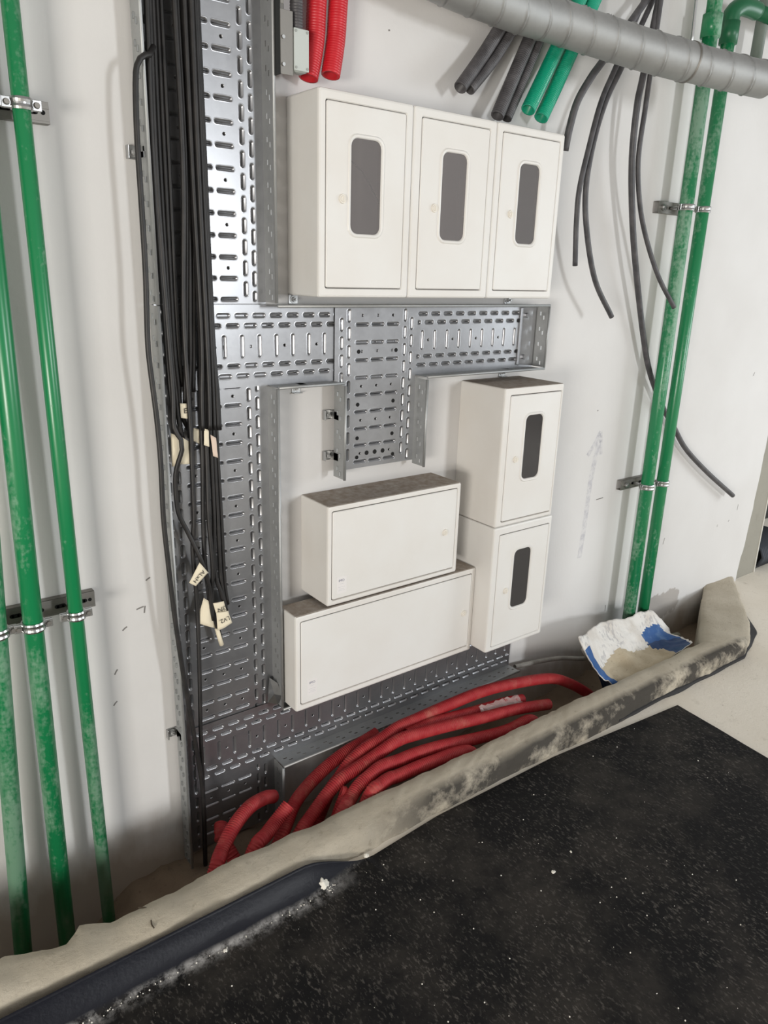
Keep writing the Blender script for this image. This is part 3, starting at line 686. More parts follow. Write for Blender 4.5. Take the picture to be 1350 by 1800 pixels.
# ------------------------------------------------------------------ white enclosures
def enclosure(name, label, x0, x1, z0, z1, d, door, win=None, lock=None, mat=None, r=0.006, sticker=None, yb=0.0005, group='white enclosures on the wall'):
    mat = mat or ENC
    t = thing(name, label, 'electrical box', ((x0 + x1) / 2, 0, z0), group)
    bm = bmesh.new()
    dx0, dx1, dz0, dz1 = door; g = 0.0018
    rings = [rr_ring(bm, x0, x1, z0, z1, r, -yb), rr_ring(bm, x0, x1, z0, z1, r, -d + 0.006), rr_ring(bm, x0 + 0.0018, x1 - 0.0018, z0 + 0.0018, z1 - 0.0018, r, -d + 0.0016), rr_ring(bm, x0 + 0.006, x1 - 0.006, z0 + 0.006, z1 - 0.006, r, -d),
             rr_ring(bm, dx0 - g - 0.002, dx1 + g + 0.002, dz0 - g - 0.002, dz1 + g + 0.002, 0.006, -d), rr_ring(bm, dx0 - g, dx1 + g, dz0 - g, dz1 + g, 0.005, -d + 0.003), rr_ring(bm, dx0 - g, dx1 + g, dz0 - g, dz1 + g, 0.005, -d + 0.012)]
    for A, B in zip(rings, rings[1:]): bridge(bm, A, B)
    # inner shell: side walls and back plate
    I0 = rr_ring(bm, x0 + 0.004, x1 - 0.004, z0 + 0.004, z1 - 0.004, r, -d + 0.012); I1 = rr_ring(bm, x0 + 0.004, x1 - 0.004, z0 + 0.004, z1 - 0.004, r, -yb - 0.0055)
    bridge(bm, rings[-1], I0, 1); bridge(bm, I0, I1, 1)
    f = bm.faces.new(I1); f.material_index = 1
    bm.faces.new(rings[0])
    fixn(bm)
    b = obj('body', bm, [mat, ENC_IN], t)
    # door
    bm = bmesh.new(); yf = -d - 0.0008
    R = [rr_ring(bm, dx0, dx1, dz0, dz1, 0.005, yf + 0.006), rr_ring(bm, dx0, dx1, dz0, dz1, 0.005, yf + 0.002), rr_ring(bm, dx0 + 0.002, dx1 - 0.002, dz0 + 0.002, dz1 - 0.002, 0.005, yf)]
    if win:
        a0, a1, b0, b1 = win
        R += [rr_ring(bm, a0 - 0.010, a1 + 0.010, b0 - 0.010, b1 + 0.010, 0.026, yf), rr_ring(bm, a0 - 0.007, a1 + 0.007, b0 - 0.007, b1 + 0.007, 0.024, yf - 0.003), rr_ring(bm, a0 - 0.002, a1 + 0.002, b0 - 0.002, b1 + 0.002, 0.020, yf - 0.002),
              rr_ring(bm, a0, a1, b0, b1, 0.019, yf + 0.001), rr_ring(bm, a0, a1, b0, b1, 0.019, yf + 0.006)]
        for A, B in zip(R, R[1:]): bridge(bm, A, B)
        bridge(bm, R[-1], R[0])
    else:
        for A, B in zip(R, R[1:]): bridge(bm, A, B)
        bm.faces.new(R[-1]); bm.faces.new(R[0][::-1])
    fixn(bm)
    door_o = obj('door', bm, ENC, t)
    if win:
        bm = bmesh.new()
        A = rr_ring(bm, a0 + 0.0002, a1 - 0.0002, b0 + 0.0002, b1 - 0.0002, 0.019, yf + 0.0025); B = rr_ring(bm, a0 + 0.0002, a1 - 0.0002, b0 + 0.0002, b1 - 0.0002, 0.019, yf + 0.0045)
        bm.faces.new(A); bm.faces.new(B[::-1]); bridge(bm, A, B); fixn(bm)
        obj('window_pane', bm, PANE_DARK if d > 0.19 else PANE, door_o)
    if lock:
        lx, lz = lock; bm = bmesh.new()
        add_cyl(bm, (lx, yf, lz), (lx, yf - 0.004, lz), 0.0115, 20, 0.0105)
        add_cyl(bm, (lx, yf - 0.004, lz), (lx, yf - 0.006, lz), 0.0075, 16, 0.0068)
        add_box(bm, lx - 0.0012, lx + 0.0012, yf - 0.0075, yf - 0.005, lz - 0.005, lz + 0.005)
        obj('lock', bm, LOCKM, door_o)
    if sticker:
        sx, sz = sticker; bm = bmesh.new()
        add_box(bm, sx - 0.017, sx + 0.017, yf - 0.0004, yf, sz - 0.026, sz + 0.026)
        st = obj('sticker', bm, NT('pale_sticker', (222, 219, 217), 0.6).m, door_o)
        bm = bmesh.new()
        for rr, dz_ in ((0.007, 0.004), (0.012, -0.006), (0.009, -0.012), (0.012, -0.017)):
            add_box(bm, sx - rr, sx + rr, yf - 0.0006, yf - 0.0004, sz + dz_ - 0.0006, sz + dz_ + 0.0006)
        o = obj('fine_print', bm, NT('pale_print', (204, 202, 204), 0.7).m, st); o['kind'] = 'stuff'
        words('IMO', (sx, yf - 0.0007, sz + 0.014), 0.011, Matrix.Rotation(math.pi / 2, 3, 'X'), NT('navy_print', (84, 86, 118), 0.6).m, st)
    return t
def words(text, loc, size, rot, mat, parent):
    cu = bpy.data.curves.new('print', 'FONT'); cu.body = text; cu.size = size; cu.align_x = 'CENTER'; cu.align_y = 'CENTER'; cu.resolution_u = 2
    tmp = bpy.data.objects.new('print_source', cu); COL.objects.link(tmp)
    dg = bpy.context.evaluated_depsgraph_get()
    me = bpy.data.meshes.new_from_object(tmp.evaluated_get(dg))
    bpy.data.objects.remove(tmp); bpy.data.curves.remove(cu)
    me.name = 'lettering'; me.materials.clear(); me.materials.append(mat)
    me.transform(Matrix.Translation(loc) @ rot.to_4x4())
    o = bpy.data.objects.new('lettering', me); COL.objects.link(o); o.parent = parent


    rt = parent
    while rt.parent: rt = rt.parent
    o.matrix_parent_inverse = Matrix.Translation(-Vector(rt.location)) if rt is parent else Matrix.Identity(4)
    return o
UP = (1.454, 1.9235)
enclosure('meter_box', 'leftmost of three white meter boxes in a row, thin wire behind its window', 1.0330, 1.3175, *UP, 0.15, (1.0555, 1.2935, 1.478, 1.8985), (1.127, 1.218, 1.6088, 1.827), (1.1017, 1.687), group='upper meter boxes')
enclosure('meter_box', 'middle white meter box in the top row of three', 1.3190, 1.6145, *UP, 0.15, (1.3475, 1.587, 1.478, 1.8985), (1.421, 1.509, 1.6074, 1.827), (1.3976, 1.686), group='upper meter boxes')
enclosure('meter_box', 'right-hand white meter box in the top row of three', 1.6160, 1.8965, *UP, 0.15, (1.640, 1.876, 1.478, 1.8995), (1.715, 1.798, 1.611, 1.828), (1.6884, 1.6895), group='upper meter boxes')
enclosure('meter_box', 'white windowed meter box stacked on another, below the tray end', 1.675, 1.948, 0.739, 1.191, 0.2, (1.703, 1.9365, 0.757, 1.166), (1.7776, 1.8586, 0.890, 1.099), (1.743, 0.961), ENCD, group='stacked meter boxes')
enclosure('meter_box', 'lowest white meter box, under its windowed twin at the pit', 1.675, 1.956, 0.286, 0.7375, 0.2, (1.703, 1.941, 0.303, 0.7085), (1.778, 1.860, 0.431, 0.642), (1.749, 0.503), group='stacked meter boxes')
enclosure('distribution_box', 'plain white distribution box with blank door under the short tray', 1.0695, 1.5680, 0.5945, 0.8965, 0.145, (1.0858, 1.552, 0.613, 0.8785), None, (1.5084, 0.7414), ENCD, sticker=(1.117, 0.654), group='distribution boxes')
low = enclosure('distribution_box', 'wide white distribution box with dusty top above the lower tray', 0.9720, 1.6740, 0.2720, 0.5810, 0.13, (0.9905, 1.6560, 0.2940, 0.5600), None, (1.6281, 0.4230), ENCD, sticker=(1.0270, 0.343), yb=0.040, group='distribution boxes')
bm = bmesh.new(); add_box(bm, 1.0, 1.64, -0.040, -0.0005, 0.50, 0.53); add_box(bm, 1.0, 1.64, -0.040, -0.0005, 0.31, 0.34)
obj('mounting_rail', bm, STRUT, low)
# wire lying inside the first box, seen through its window
bm = bmesh.new(); add_tube(bm, spline([(1.15, -0.03, 1.86), (1.19, -0.04, 1.80), (1.232, -0.05, 1.765), (1.275, -0.06, 1.70), (1.30, -0.05, 1.68)], 0.02), 0.0022, 6)
w_ = tag(obj('loose_wire', bm, BLACKC, smooth=True), 'thin dark wire lying inside the leftmost upper meter box', 'wire')

# ------------------------------------------------------------------ green pipes, struts and clamps
def pipe(name, label, pts, r, mat, group):
    bm = bmesh.new(); add_tube(bm, [Vector(p) for p in pts], r, 24, hollow=r * 0.7)
    return tag(obj(name, bm, mat, smooth=True), label, 'pipe', group)
def at_z(pts, z_):
    a, b = Vector(pts[0]), Vector(pts[-1]); return a.lerp(b, (z_ - a.z) / (b.z - a.z))
LP = []
for pts, r, lab in ((LEFTPIPES[0], 0.0165, 'slim green pipe nearest the cable tray, shiny stripe down its face'),
                    (LEFTPIPES[1], 0.0215, 'thicker green pipe left of the slim one, peeling dust film'),
                    (LEFTPIPES[2], 0.0215, 'outermost green pipe at the lower left corner of the view')):
    a, b = Vector(pts[0]), Vector(pts[-1]); d = (b - a) / (b.z - a.z)
    top = a + d * (2.75 - a.z); bot = a + d * (-0.34 - a.z)
    LP.append((top, bot)); pipe('green_pipe', lab, [top, bot], r, GREEN, 'green pipes on the left wall')
def strut(name, label, x0, x1, zc, hw=0.0205, dp=0.021):
    t = thing(name, label, 'strut rail', ((x0 + x1) / 2, 0, zc), 'strut rails behind the pipes')
    bm = bmesh.new()
    y = -dp
    add_box(bm, x0, x1, y, y + 0.002, zc - hw, zc + hw); add_box(bm, x0, x1, y, -0.0003, zc + hw - 0.002, zc + hw); add_box(bm, x0, x1, y, -0.0003, zc - hw, zc - hw + 0.002)
    add_box(bm, x0, x1, y - 0.001, y, zc + hw * 0.35, zc + hw, 0.0004); add_box(bm, x0, x1, y - 0.001, y, zc - hw, zc - hw * 0.75, 0.0004)
    obj('channel', bm, STRUT, t)
    bm = bmesh.new(); x = x0 + 0.02
    while x < x1 - 0.03:
        for k in (-1, 1): add_cyl(bm, (x + 0.012 + k * 0.008, y - 0.0004, zc), (x + 0.012 + k * 0.008, y - 0.0008, zc), 0.005, 10)
        add_box(bm, x + 0.004, x + 0.02, y - 0.0008, y - 0.0004, zc - 0.005, zc + 0.005); x += 0.05
    add_cyl(bm, (x1 - 0.012, y - 0.0004, zc), (x1 - 0.012, y - 0.0008, zc), 0.0045, 12)
    o = obj('slot_holes', bm, HOLE, t); o['kind'] = 'stuff'
    return t
def clamp(parent, cx, cy, cz, r, ear=0.018, h=0.011, mat=None):
    mat = mat or ZINC
    bm = bmesh.new()
    # two-bead ring
    R = []
    prof = [(0.0005, -h), (0.004, -h), (0.0055, -h * 0.6), (0.004, -h * 0.15), (0.004, h * 0.15), (0.0055, h * 0.6), (0.004, h), (0.0005, h)]
    for k in range(28):
        a = 2 * math.pi * k / 28
        R.append([bm.verts.new((cx + (r + q) * math.cos(a), cy + (r + q) * math.sin(a), cz + z_)) for q, z_ in prof])
    for k in range(28):
        A, B = R[k], R[(k + 1) % 28]
        for j in range(len(prof)): bm.faces.new((A[j], B[j], B[(j + 1) % len(prof)], A[(j + 1) % len(prof)]))
    for s in (-1, 1):
        x = cx + s * (r + ear / 2 + 0.002)
        add_box(bm, x - ear / 2, x + ear / 2, cy - 0.0055, cy - 0.0015, cz - h * 0.9, cz + h * 0.9, 0.001)
        add_box(bm, x - ear / 2, x + ear / 2, cy + 0.0015, cy + 0.0055, cz - h * 0.9, cz + h * 0.9, 0.001)
    add_cyl(bm, (cx, cy + r + 0.003, cz), (cx, -0.018, cz), 0.006, 10)
    fixn(bm)
    c = obj('pipe_clamp', bm, mat, parent)
    for s in (-1, 1):
        bm = bmesh.new(); x = cx + s * (r + ear * 0.6)
        add_cyl(bm, (x, cy - 0.0055, cz), (x, cy - 0.011, cz), 0.0062, 12, 0.005); add_cyl(bm, (x, cy + 0.012, cz), (x, cy - 0.0055, cz), 0.003, 8)
        obj('screw', bm, STRUT, c)
s1 = strut('strut_rail', 'lower galvanised strut rail with two clamps behind the left green pipes', 0.05, 0.4635, 0.7265)
s2 = strut('strut_rail', 'upper galvanised strut rail clamping the slim green pipe', 0.05, 0.4665, 1.8075)
for (top, bot), r, st, zz in ((LP[0], 0.0165, s1, 0.7225), (LP[1], 0.0215, s1, 0.7225), (LP[0], 0.0165, s2, 1.808), (LP[1], 0.0215, s2, 1.808), (LP[2], 0.0215, s1, 0.7225)):
    p = at_z((top, bot), zz); clamp(st, p.x, p.y, p.z, r)
RP = []
for pts, r, lab in ((RIGHTPIPES[0], 0.0255, 'dusty green pipe, first of the pair on the right wall'), (RIGHTPIPES[1], 0.0235, 'cleaner green pipe of the right pair, next to the doorway side')):
    a, b = Vector(pts[0]), Vector(pts[-1]); d = (b - a) / (b.z - a.z)
    top = a + d * (2.38 - a.z); bot = a + d * (-0.17 - a.z)
    RP.append((top, bot)); pipe('green_pipe', lab, [top, bot], r, GREEN2 if not len(RP) - 1 else GREEN2, 'green pipe pair on the right wall')
s3 = strut('strut_rail', 'upper strut rail across the right pair of green pipes', 2.592, 2.80, 1.778)
s4 = strut('strut_rail', 'lower strut rail across the right pair of green pipes', 2.588, 2.80, 0.706)
for st, zz in ((s3, 1.778), (s4, 0.706)):
    for (top, bot), r in ((RP[0], 0.0255), (RP[1], 0.0235)):
        p = at_z((top, bot), zz); clamp(st, p.x, p.y, p.z, r, ear=0.014)
    bm = bmesh.new(); add_cyl(bm, (2.618, -0.021, zz), (2.618, -0.03, zz), 0.011, 14); add_cyl(bm, (2.618, -0.03, zz), (2.618, -0.036, zz), 0.007, 6)
    obj('bolt', bm, ZINC, st)
# fittings at the top of the right pair
for i, ((top, bot), r) in enumerate(((RP[0], 0.0255), (RP[1], 0.0235))):
    t = thing('pipe_fitting', ('green socket fitting on top of the first right-hand pipe' if i == 0 else 'dark green elbow fitting turning the second right-hand pipe sideways'), 'pipe fitting', tuple(top))
    bm = bmesh.new()
    c = at_z((top, bot), 2.36); u = (top - bot).normalized()
    add_tube(bm, [c - u * 0.035, c + u * 0.035], r + 0.008, 20)
    if i == 0: add_tube(bm, [c + u * 0.03, c + u * 0.3], r, 20)
    obj('socket', bm, DKGREEN if i else GREEN2, t, True)
    if i:
        bm = bmesh.new(); q = c + u * 0.06
        add_tube(bm, spline([c + u * 0.02, q, q + Vector((0.03, -0.01, 0.025)), q + Vector((0.08, -0.015, 0.03)), q + Vector((0.13, -0.015, 0.03))], 0.012), r + 0.006, 18)
        obj('elbow', bm, DKGREEN, t, True)
        bm = bmesh.new(); add_tube(bm, [q + Vector((0.12, -0.015, 0.03)), q + Vector((0.7, -0.015, 0.03))], r, 18)
        obj('pipe_run', bm, DKGREEN, t, True)
bm = bmesh.new(); add_tube(bm, [Vector((3.02, -0.07, 2.7)), Vector((3.008, -0.07, 2.29))], 0.022, 18, hollow=0.015)
tag(obj('drop_pipe', bm, mat_pipe('grey_green_pipe', (92, 104, 96), (120, 128, 120), 0.5), smooth=True), 'grey green vertical pipe at the far top right above the duct', 'pipe')

# ------------------------------------------------------------------ round spiral duct
dp = spline(DUCT, 0.0024)
def duct_r(s, a):
    f = (s / 0.085 - a / (2 * math.pi)) % 1.0
    k = 0.0030 if f < 0.04 else (-0.0016 if f < 0.09 else 0)
    if s < 1.02: k += 0.0026
    return 0.052 + k
bm = bmesh.new(); add_tube(bm, dp, 0.052, 44, rfun=duct_r, hollow=0.049)
dt = thing('spiral_duct', 'grey galvanised spiral air duct crossing the top right', 'duct', tuple(dp[0]))
obj('duct_pipe', bm, DUCTM, dt, True)
bm = bmesh.new()
acc = 0
for i in range(1, len(dp)):
    acc += (dp[i] - dp[i - 1]).length
    if acc > 1.02: break
tt = (dp[i + 1] - dp[i - 1]).normalized()
add_tube(bm, [dp[i] - tt * 0.004, dp[i] + tt * 0.003], 0.0565, 40); obj('joint_band', bm, STRUT, dt, True)
bm = bmesh.new(); add_tube(bm, [Vector(p) for p in ROD], 0.0042, 10)
tag(obj('threaded_rod', bm, ZINC, smooth=True), 'thin shiny threaded rod from ceiling to the spiral duct', 'rod')

# ------------------------------------------------------------------ conduits from the ceiling
def corr(bm, pts, r, pitch=0.0075, amp=0.0016, seg=16, hollow=True, step=0.0019):
    raw = spline(pts, 0.008); path = [raw[0]]; left = step = pitch / 4
    for a, b in zip(raw, raw[1:]):
        seg_l = (b - a).length; pos = 0.0
        while seg_l - pos >= left:
            pos += left; left = step; path.append(a.lerp(b, pos / seg_l))
        left -= seg_l - pos
    add_tube(bm, path, r, seg, hollow=r * 0.78 if hollow else 0, rfun=lambda s, a: r + amp * math.sin(2 * math.pi * s / pitch + 0.785), depth=0.05)
for i, pts in enumerate(REDTOP):
    bm = bmesh.new(); corr(bm, pts, 0.0235, 0.006, 0.0005)
    tag(obj('red_conduit', bm, REDC, smooth=True), ('red corrugated conduit beside the grey junction box, slanted open end' if i == 0 else 'red corrugated conduit end hanging over the first meter box, right of its twin'), 'conduit', 'red conduits from the ceiling')
for pts, lab, r in ((DARKPAIR1[0], 'dark grey conduit hanging over the middle meter box, outer left of four', 0.0185), (DARKPAIR1[1], 'dark grey conduit just right of the outermost, open end over middle box', 0.016),
                    (DARKPAIR2[0], 'thick dark grey conduit ending at the third meter box top', 0.0195), (DARKPAIR2[1], 'slimmer dark grey conduit tucked beside the teal conduits', 0.0165)):
    bm = bmesh.new(); corr(bm, pts, r, 0.006, 0.0006, 14)
    tag(obj('dark_conduit', bm, DARKH, smooth=True), lab, 'conduit', 'dark conduits from the ceiling')
for i, pts in enumerate(GREENTOP):
    bm = bmesh.new(); corr(bm, pts, 0.0215, 0.006, 0.0006, 16)
    tag(obj('teal_conduit', bm, TEAL, smooth=True), ('left teal green conduit end under the duct' if i == 0 else 'right teal green conduit end under the duct, above third box'), 'conduit', 'teal conduits from the ceiling')
HL = ('charcoal cable that slips behind the right meter box of the top row', 'charcoal cable with a short straight end beside the top right meter box', 'charcoal cable curling out to a cut end right of the boxes',
      'longest charcoal cable passing behind the green pipes and curling right', 'charcoal cable whose cut end lies against the first right green pipe')
for pts, lab, r in zip(HANG, HL, (0.0115, 0.0085, 0.0092, 0.0110, 0.0085)):
    bm = bmesh.new(); add_tube(bm, spline(pts, 0.012), r, 12, hollow=r * 0.6)
    tag(obj('hanging_cable', bm, HANGC, smooth=True), lab, 'cable', 'charcoal cables under the duct')

# small perforated hanger and grey junction box at the top of the tray
t = thing('perforated_hanger', 'dark perforated metal hanger left of the grey junction box', 'bracket', (0.97, 0, 1.94))
bm = bmesh.new(); add_box(bm, 0.9632, 0.9648, -0.0970, -0.0300, 1.945, 2.7, 0.0003)
obj('web', bm, NT('dark_shaded_steel', (52, 54, 54), 0.5, metal=0.3).m, t)  # dark metal, darkened further to paint in how little light it gets
bm = bmesh.new(); add_box(bm, 0.9632, 0.9960, -0.0985, -0.0970, 1.9455, 2.075, 0.0006)
pl = obj('front_plate', bm, STRUT, t)
for zz in (1.965, 2.02):
    bm = bmesh.new(); add_cyl(bm, (0.9695, -0.0985, zz), (0.9695, -0.103, zz), 0.004, 10); obj('screw', bm, ZINC, pl)
bm = bmesh.new(); add_box(bm, 0.9640, 0.973, -0.0985, -0.0970, 2.085, 2.125, 0.0006); add_box(bm, 0.975, 0.995, -0.06, -0.0005, 1.96, 2.7, 0.001)
obj('back_plate', bm, STRUT, t)
t = thing('junction_box', 'small pale grey junction box against the red conduit', 'junction box', (1.02, 0, 1.95))
bm = bmesh.new(); add_box(bm, 0.9965, 1.0395, -0.0965, -0.060, 1.957, 2.046, 0.007); obj('body', bm, NT('pale_grey_plastic', (176, 182, 178), 0.5).m, t, True)
bm = bmesh.new(); add_box(bm, 0.998, 1.038, -0.1000, -0.0965, 1.9585, 2.0445, 0.0015); lid = obj('lid', bm, NT('pale_grey_plastic_lid', (184, 190, 186), 0.5).m, t)
bm = bmesh.new()
for dx, dz in ((1.003, 1.9645), (1.033, 1.9645), (1.003, 2.0385), (1.033, 2.0385)): add_cyl(bm, (dx, -0.1000, dz), (dx, -0.1015, dz), 0.003, 10)
o = obj('lid_screws', bm, NT('grey_screw', (150, 154, 150), 0.5).m, lid); o['kind'] = 'stuff'
bm = bmesh.new(); corr(bm, [(1.018, -0.078, 2.6), (1.018, -0.078, 2.3), (1.018, -0.078, 2.046)], 0.0155, 0.006, 0.0007, 14, hollow=False)
tag(obj('grey_conduit', bm, DARKH, smooth=True), 'dark grey conduit entering the top of the junction box', 'conduit')

# ------------------------------------------------------------------ black cables in the tall tray
BL = ('black cable with a bulge, curving over the left tape to the lowest tags', 'leftmost of the taped black cables in the tray', 'black cable wrapped in the pale left tape', 'black cable ending behind the pale left tape',
      'black cable running straight down the tray into the pit', 'black cable with the small cream tag halfway down', 'black cable ending just under the cream tag', 'black cable left of the lowest tag cluster',
      'black cable with the bare cream end below the lowest tags', 'black cable crossing to the right side of the lowest tags', 'black cable second from the right edge of the bundle', 'rightmost black cable of the bundle, shortest end at the lowest tags',
      'black cable looping outside the tray flange and down to the pit')
cables = []
for pts, lab in zip(BUNDLE, BL):
    bm = bmesh.new(); add_tube(bm, spline(pts, 0.015), 0.0058 if pts is not BUNDLE[-1] else 0.0062, 10)
    cables.append(tag(obj('black_cable', bm, BLACKC, smooth=True), lab, 'cable', 'black cables in the tall tray'))
# companions that thicken the bundle higher up (seen as neighbouring strands)
for k, (src, dx, dy, zend) in enumerate(((2, 0.006, 0.012, 1.22), (3, 0.012, 0.004, 1.22), (6, 0.012, 0.006, 1.2), (8, 0.006, -0.012, 1.09), (9, 0.007, -0.012, 1.09), (10, 0.006, -0.012, 1.085), (11, 0.006, -0.008, 1.08), (7, -0.002, -0.012, 1.095))):
    pts = [(p[0] + dx, p[1] + dy, p[2]) for p in BUNDLE[src] if p[2] > zend]
    bm = bmesh.new(); add_tube(bm, spline(pts, 0.015), 0.0056, 10)
    cables.append(tag(obj('black_cable', bm, BLACKC, smooth=True), ('black strand %s' % ('cut off at the tape, behind the left strands', 'cut off at the tape, nearest the bundle gap', 'ending above the cream square tag in mid bundle', 'in front on the left side of the right bundle', 'in front at the middle of the right bundle',
        'in front at the right part of the right bundle', 'at the outer right rim of the cable bundle', 'lying just right of the gap in the bundle')[k]), 'cable', 'black cables in the tall tray'))
# tags and tape
def paper(name, label, quad, parent=None, th=0.0012, mat=None, bend=0.004):
    bm = bmesh.new(); A, B, Cq, Dq = [Vector(q) for q in quad]; n = 6; g = {}
    nm = (B - A).cross(Dq - A).normalized()
    if nm.y > 0: nm = -nm
    for i in range(n + 1):
        for j in range(n + 1):
            p = A.lerp(B, i / n).lerp(Dq.lerp(Cq, i / n), j / n)
            p += nm * (bend * math.sin(math.pi * i / n) + 0.0015 * noise.noise(p * 60))
            g[i, j] = (bm.verts.new(p), bm.verts.new(p - nm * th))
    for s in (0, 1):
        for i in range(n):
            for j in range(n):
                q = [g[i, j][s], g[i + 1, j][s], g[i + 1, j + 1][s], g[i, j + 1][s]]
                bm.faces.new(q if s == 0 else q[::-1])
    rim = [(i, 0) for i in range(n)] + [(n, j) for j in range(n)] + [(i, n) for i in range(n, 0, -1)] + [(0, j) for j in range(n, 0, -1)]
    for a, b in zip(rim, rim[1:] + rim[:1]): bm.faces.new((g[a][0], g[a][1], g[b][1], g[b][0]))
    fixn(bm)
    o = obj(name, bm, mat or PAPER, parent, True)
    return o, nm
def cable_tag(label, quad, text=None, deg=0.0, size=0.012, cat='cable tag', name='cable_tag', bend=0.004, mat=None, shift=(0, 0)):
    o, nm = paper(name, label, quad, bend=bend, mat=mat)
    tag(o, label, cat, 'paper tags and tape on the cables')
    if text:
        c = sum((Vector(q) for q in quad), Vector()) / 4 + nm * (bend + 0.0022) + Vector((shift[0], 0, shift[1]))
        words(text, c, size, Matrix.Rotation(-math.radians(deg), 3, 'Y') @ Matrix.Rotation(math.pi / 2, 3, 'X'), INK, o)
    return o
cable_tag('cream flag tag with four handwritten characters, tilted, above the lowest tags', [(0.719, -0.075, 0.785), (0.741, -0.075, 0.752), (0.706, -0.075, 0.722), (0.688, -0.075, 0.735)], 'ALxH', 222, 0.0165, bend=0.003)
cable_tag('lower left torn cream tape wing of the lowest tag cluster', [(0.736, -0.05, 0.671), (0.758, -0.05, 0.652), (0.766, -0.05, 0.573), (0.713, -0.05, 0.604)], bend=0.006)
cable_tag('small cream tag with two characters at the right of the lowest cluster', [(0.758, -0.058, 0.653), (0.790, -0.058, 0.651), (0.797, -0.058, 0.618), (0.766, -0.058, 0.620)], '3N', 190, 0.019, bend=0.002, shift=(0.003, -0.004))
cable_tag('bottom cream tag with handwritten characters in the lowest cluster', [(0.764, -0.064, 0.626), (0.799, -0.064, 0.622), (0.809, -0.064, 0.583), (0.766, -0.064, 0.571)], 'LV2.', 192, 0.018, bend=0.003)
cable_tag('small square cream tag halfway up the left strands', [(0.697, -0.055, 1.200), (0.719, -0.055, 1.198), (0.719, -0.055, 1.160), (0.698, -0.055, 1.164)], 'E', 0, 0.018, bend=0.002)
cable_tag('pale tape wrapped round the leftmost strands beside the flange', [(0.668, -0.060, 1.130), (0.690, -0.060, 1.118), (0.686, -0.060, 1.049), (0.666, -0.060, 1.046)], cat='tape', name='paper_tape')
cable_tag('torn pale tape piece right of the bulging cable', [(0.693, -0.056, 1.119), (0.715, -0.056, 1.103), (0.716, -0.056, 1.046), (0.687, -0.056, 1.049)], cat='tape', name='paper_tape')
cable_tag('narrow pale tape piece in the gap of the bundle', [(0.733, -0.046, 1.134), (0.748, -0.046, 1.129), (0.747, -0.046, 1.092), (0.729, -0.046, 1.102)], cat='tape', name='paper_tape', bend=0.001)
cable_tag('pale tape showing between the strands of the right bundle', [(0.752, -0.066, 1.134), (0.764, -0.066, 1.130), (0.764, -0.066, 1.086), (0.750, -0.066, 1.092)], cat='tape', name='paper_tape', bend=0.001)
cable_tag('pale pinkish tape at the right rim of the cable bundle', [(0.770, -0.062, 1.116), (0.785, -0.062, 1.106), (0.788, -0.062, 1.054), (0.775, -0.062, 1.060)], cat='tape', name='paper_tape', bend=0.001, mat=NT('pinkish_paper_tape', (216, 196, 180), 0.85, spec=0.2).m)
bm = bmesh.new(); add_tube(bm, [Vector((0.769, -0.052, 0.572)), Vector((0.775, -0.051, 0.545)), Vector((0.782, -0.05, 0.517))], 0.0062, 10)
o = obj('stripped_end', bm, PAPER, cables[8], True); o['label'] = 'bare cream cable end'


# ------------------------------------------------------------------ red hoses in the pit
RL = ('long dusty red hose arching over the others, right end dipping behind the curb', 'second red hose of the pile with a cut end toward the sack', 'red hose lying in front of the second, sinking behind the curb', 'short visible stretch of red hose against the curb mid-pile',
      'red hose leaning up to the lower tray, leftmost of the big coil', 'red hose tucked under the leftmost coil by the curb', 'separate red hose stub standing in the tray foot with open end', 'small red hose end behind the separate stub', 'short red hose end tucked under the top hose near the plastic scrap', 'red hose dropping behind the curb between two front hoses')
for k, (pts, lab) in enumerate(zip(HOSES, RL)):
    pts = [Vector(p) for p in pts]
    if k in (0, 1, 2, 3, 4, 5, 6, 7, 9):
        e = pts[-1]; d = (e - pts[-2]); d.z = 0
        d = d.normalized() if d.length else Vector((-1, 0, 0))
        pts += [Vector((e.x + d.x * 0.05, max(-0.325, e.y + d.y * 0.02), min(e.z - 0.06, -0.08))), Vector((e.x + d.x * 0.07, max(-0.325, e.y), -0.165))]
    if k in (0, 2, 3):
        e = pts[0]; d = e - pts[1]; d.z = 0; d = d.normalized() if d.length else Vector((1, 0, 0))
        pts.insert(0, Vector((e.x + d.x * 0.06, max(-0.32, e.y + d.y * 0.02), min(e.z - 0.05, -0.08)))); 
    bm = bmesh.new(); corr(bm, pts, 0.0195 if k != 8 else 0.0175, 0.0068, 0.0013, 16, step=0.0017)
    tag(obj('red_hose', bm, REDH, smooth=True), lab, 'hose', 'red hoses in the pit')
bm = bmesh.new(); corr(bm, [GREYHOSE[0], GREYHOSE[1], GREYHOSE[2], GREYHOSE[3], (2.37, -0.10, 0.05), (2.5, -0.16, -0.05)], 0.009, 0.007, 0.0009, 12)
tag(obj('grey_flexible_conduit', bm, GREYH, smooth=True), 'thin grey flexible conduit between the lower tray and the cement sack', 'conduit')
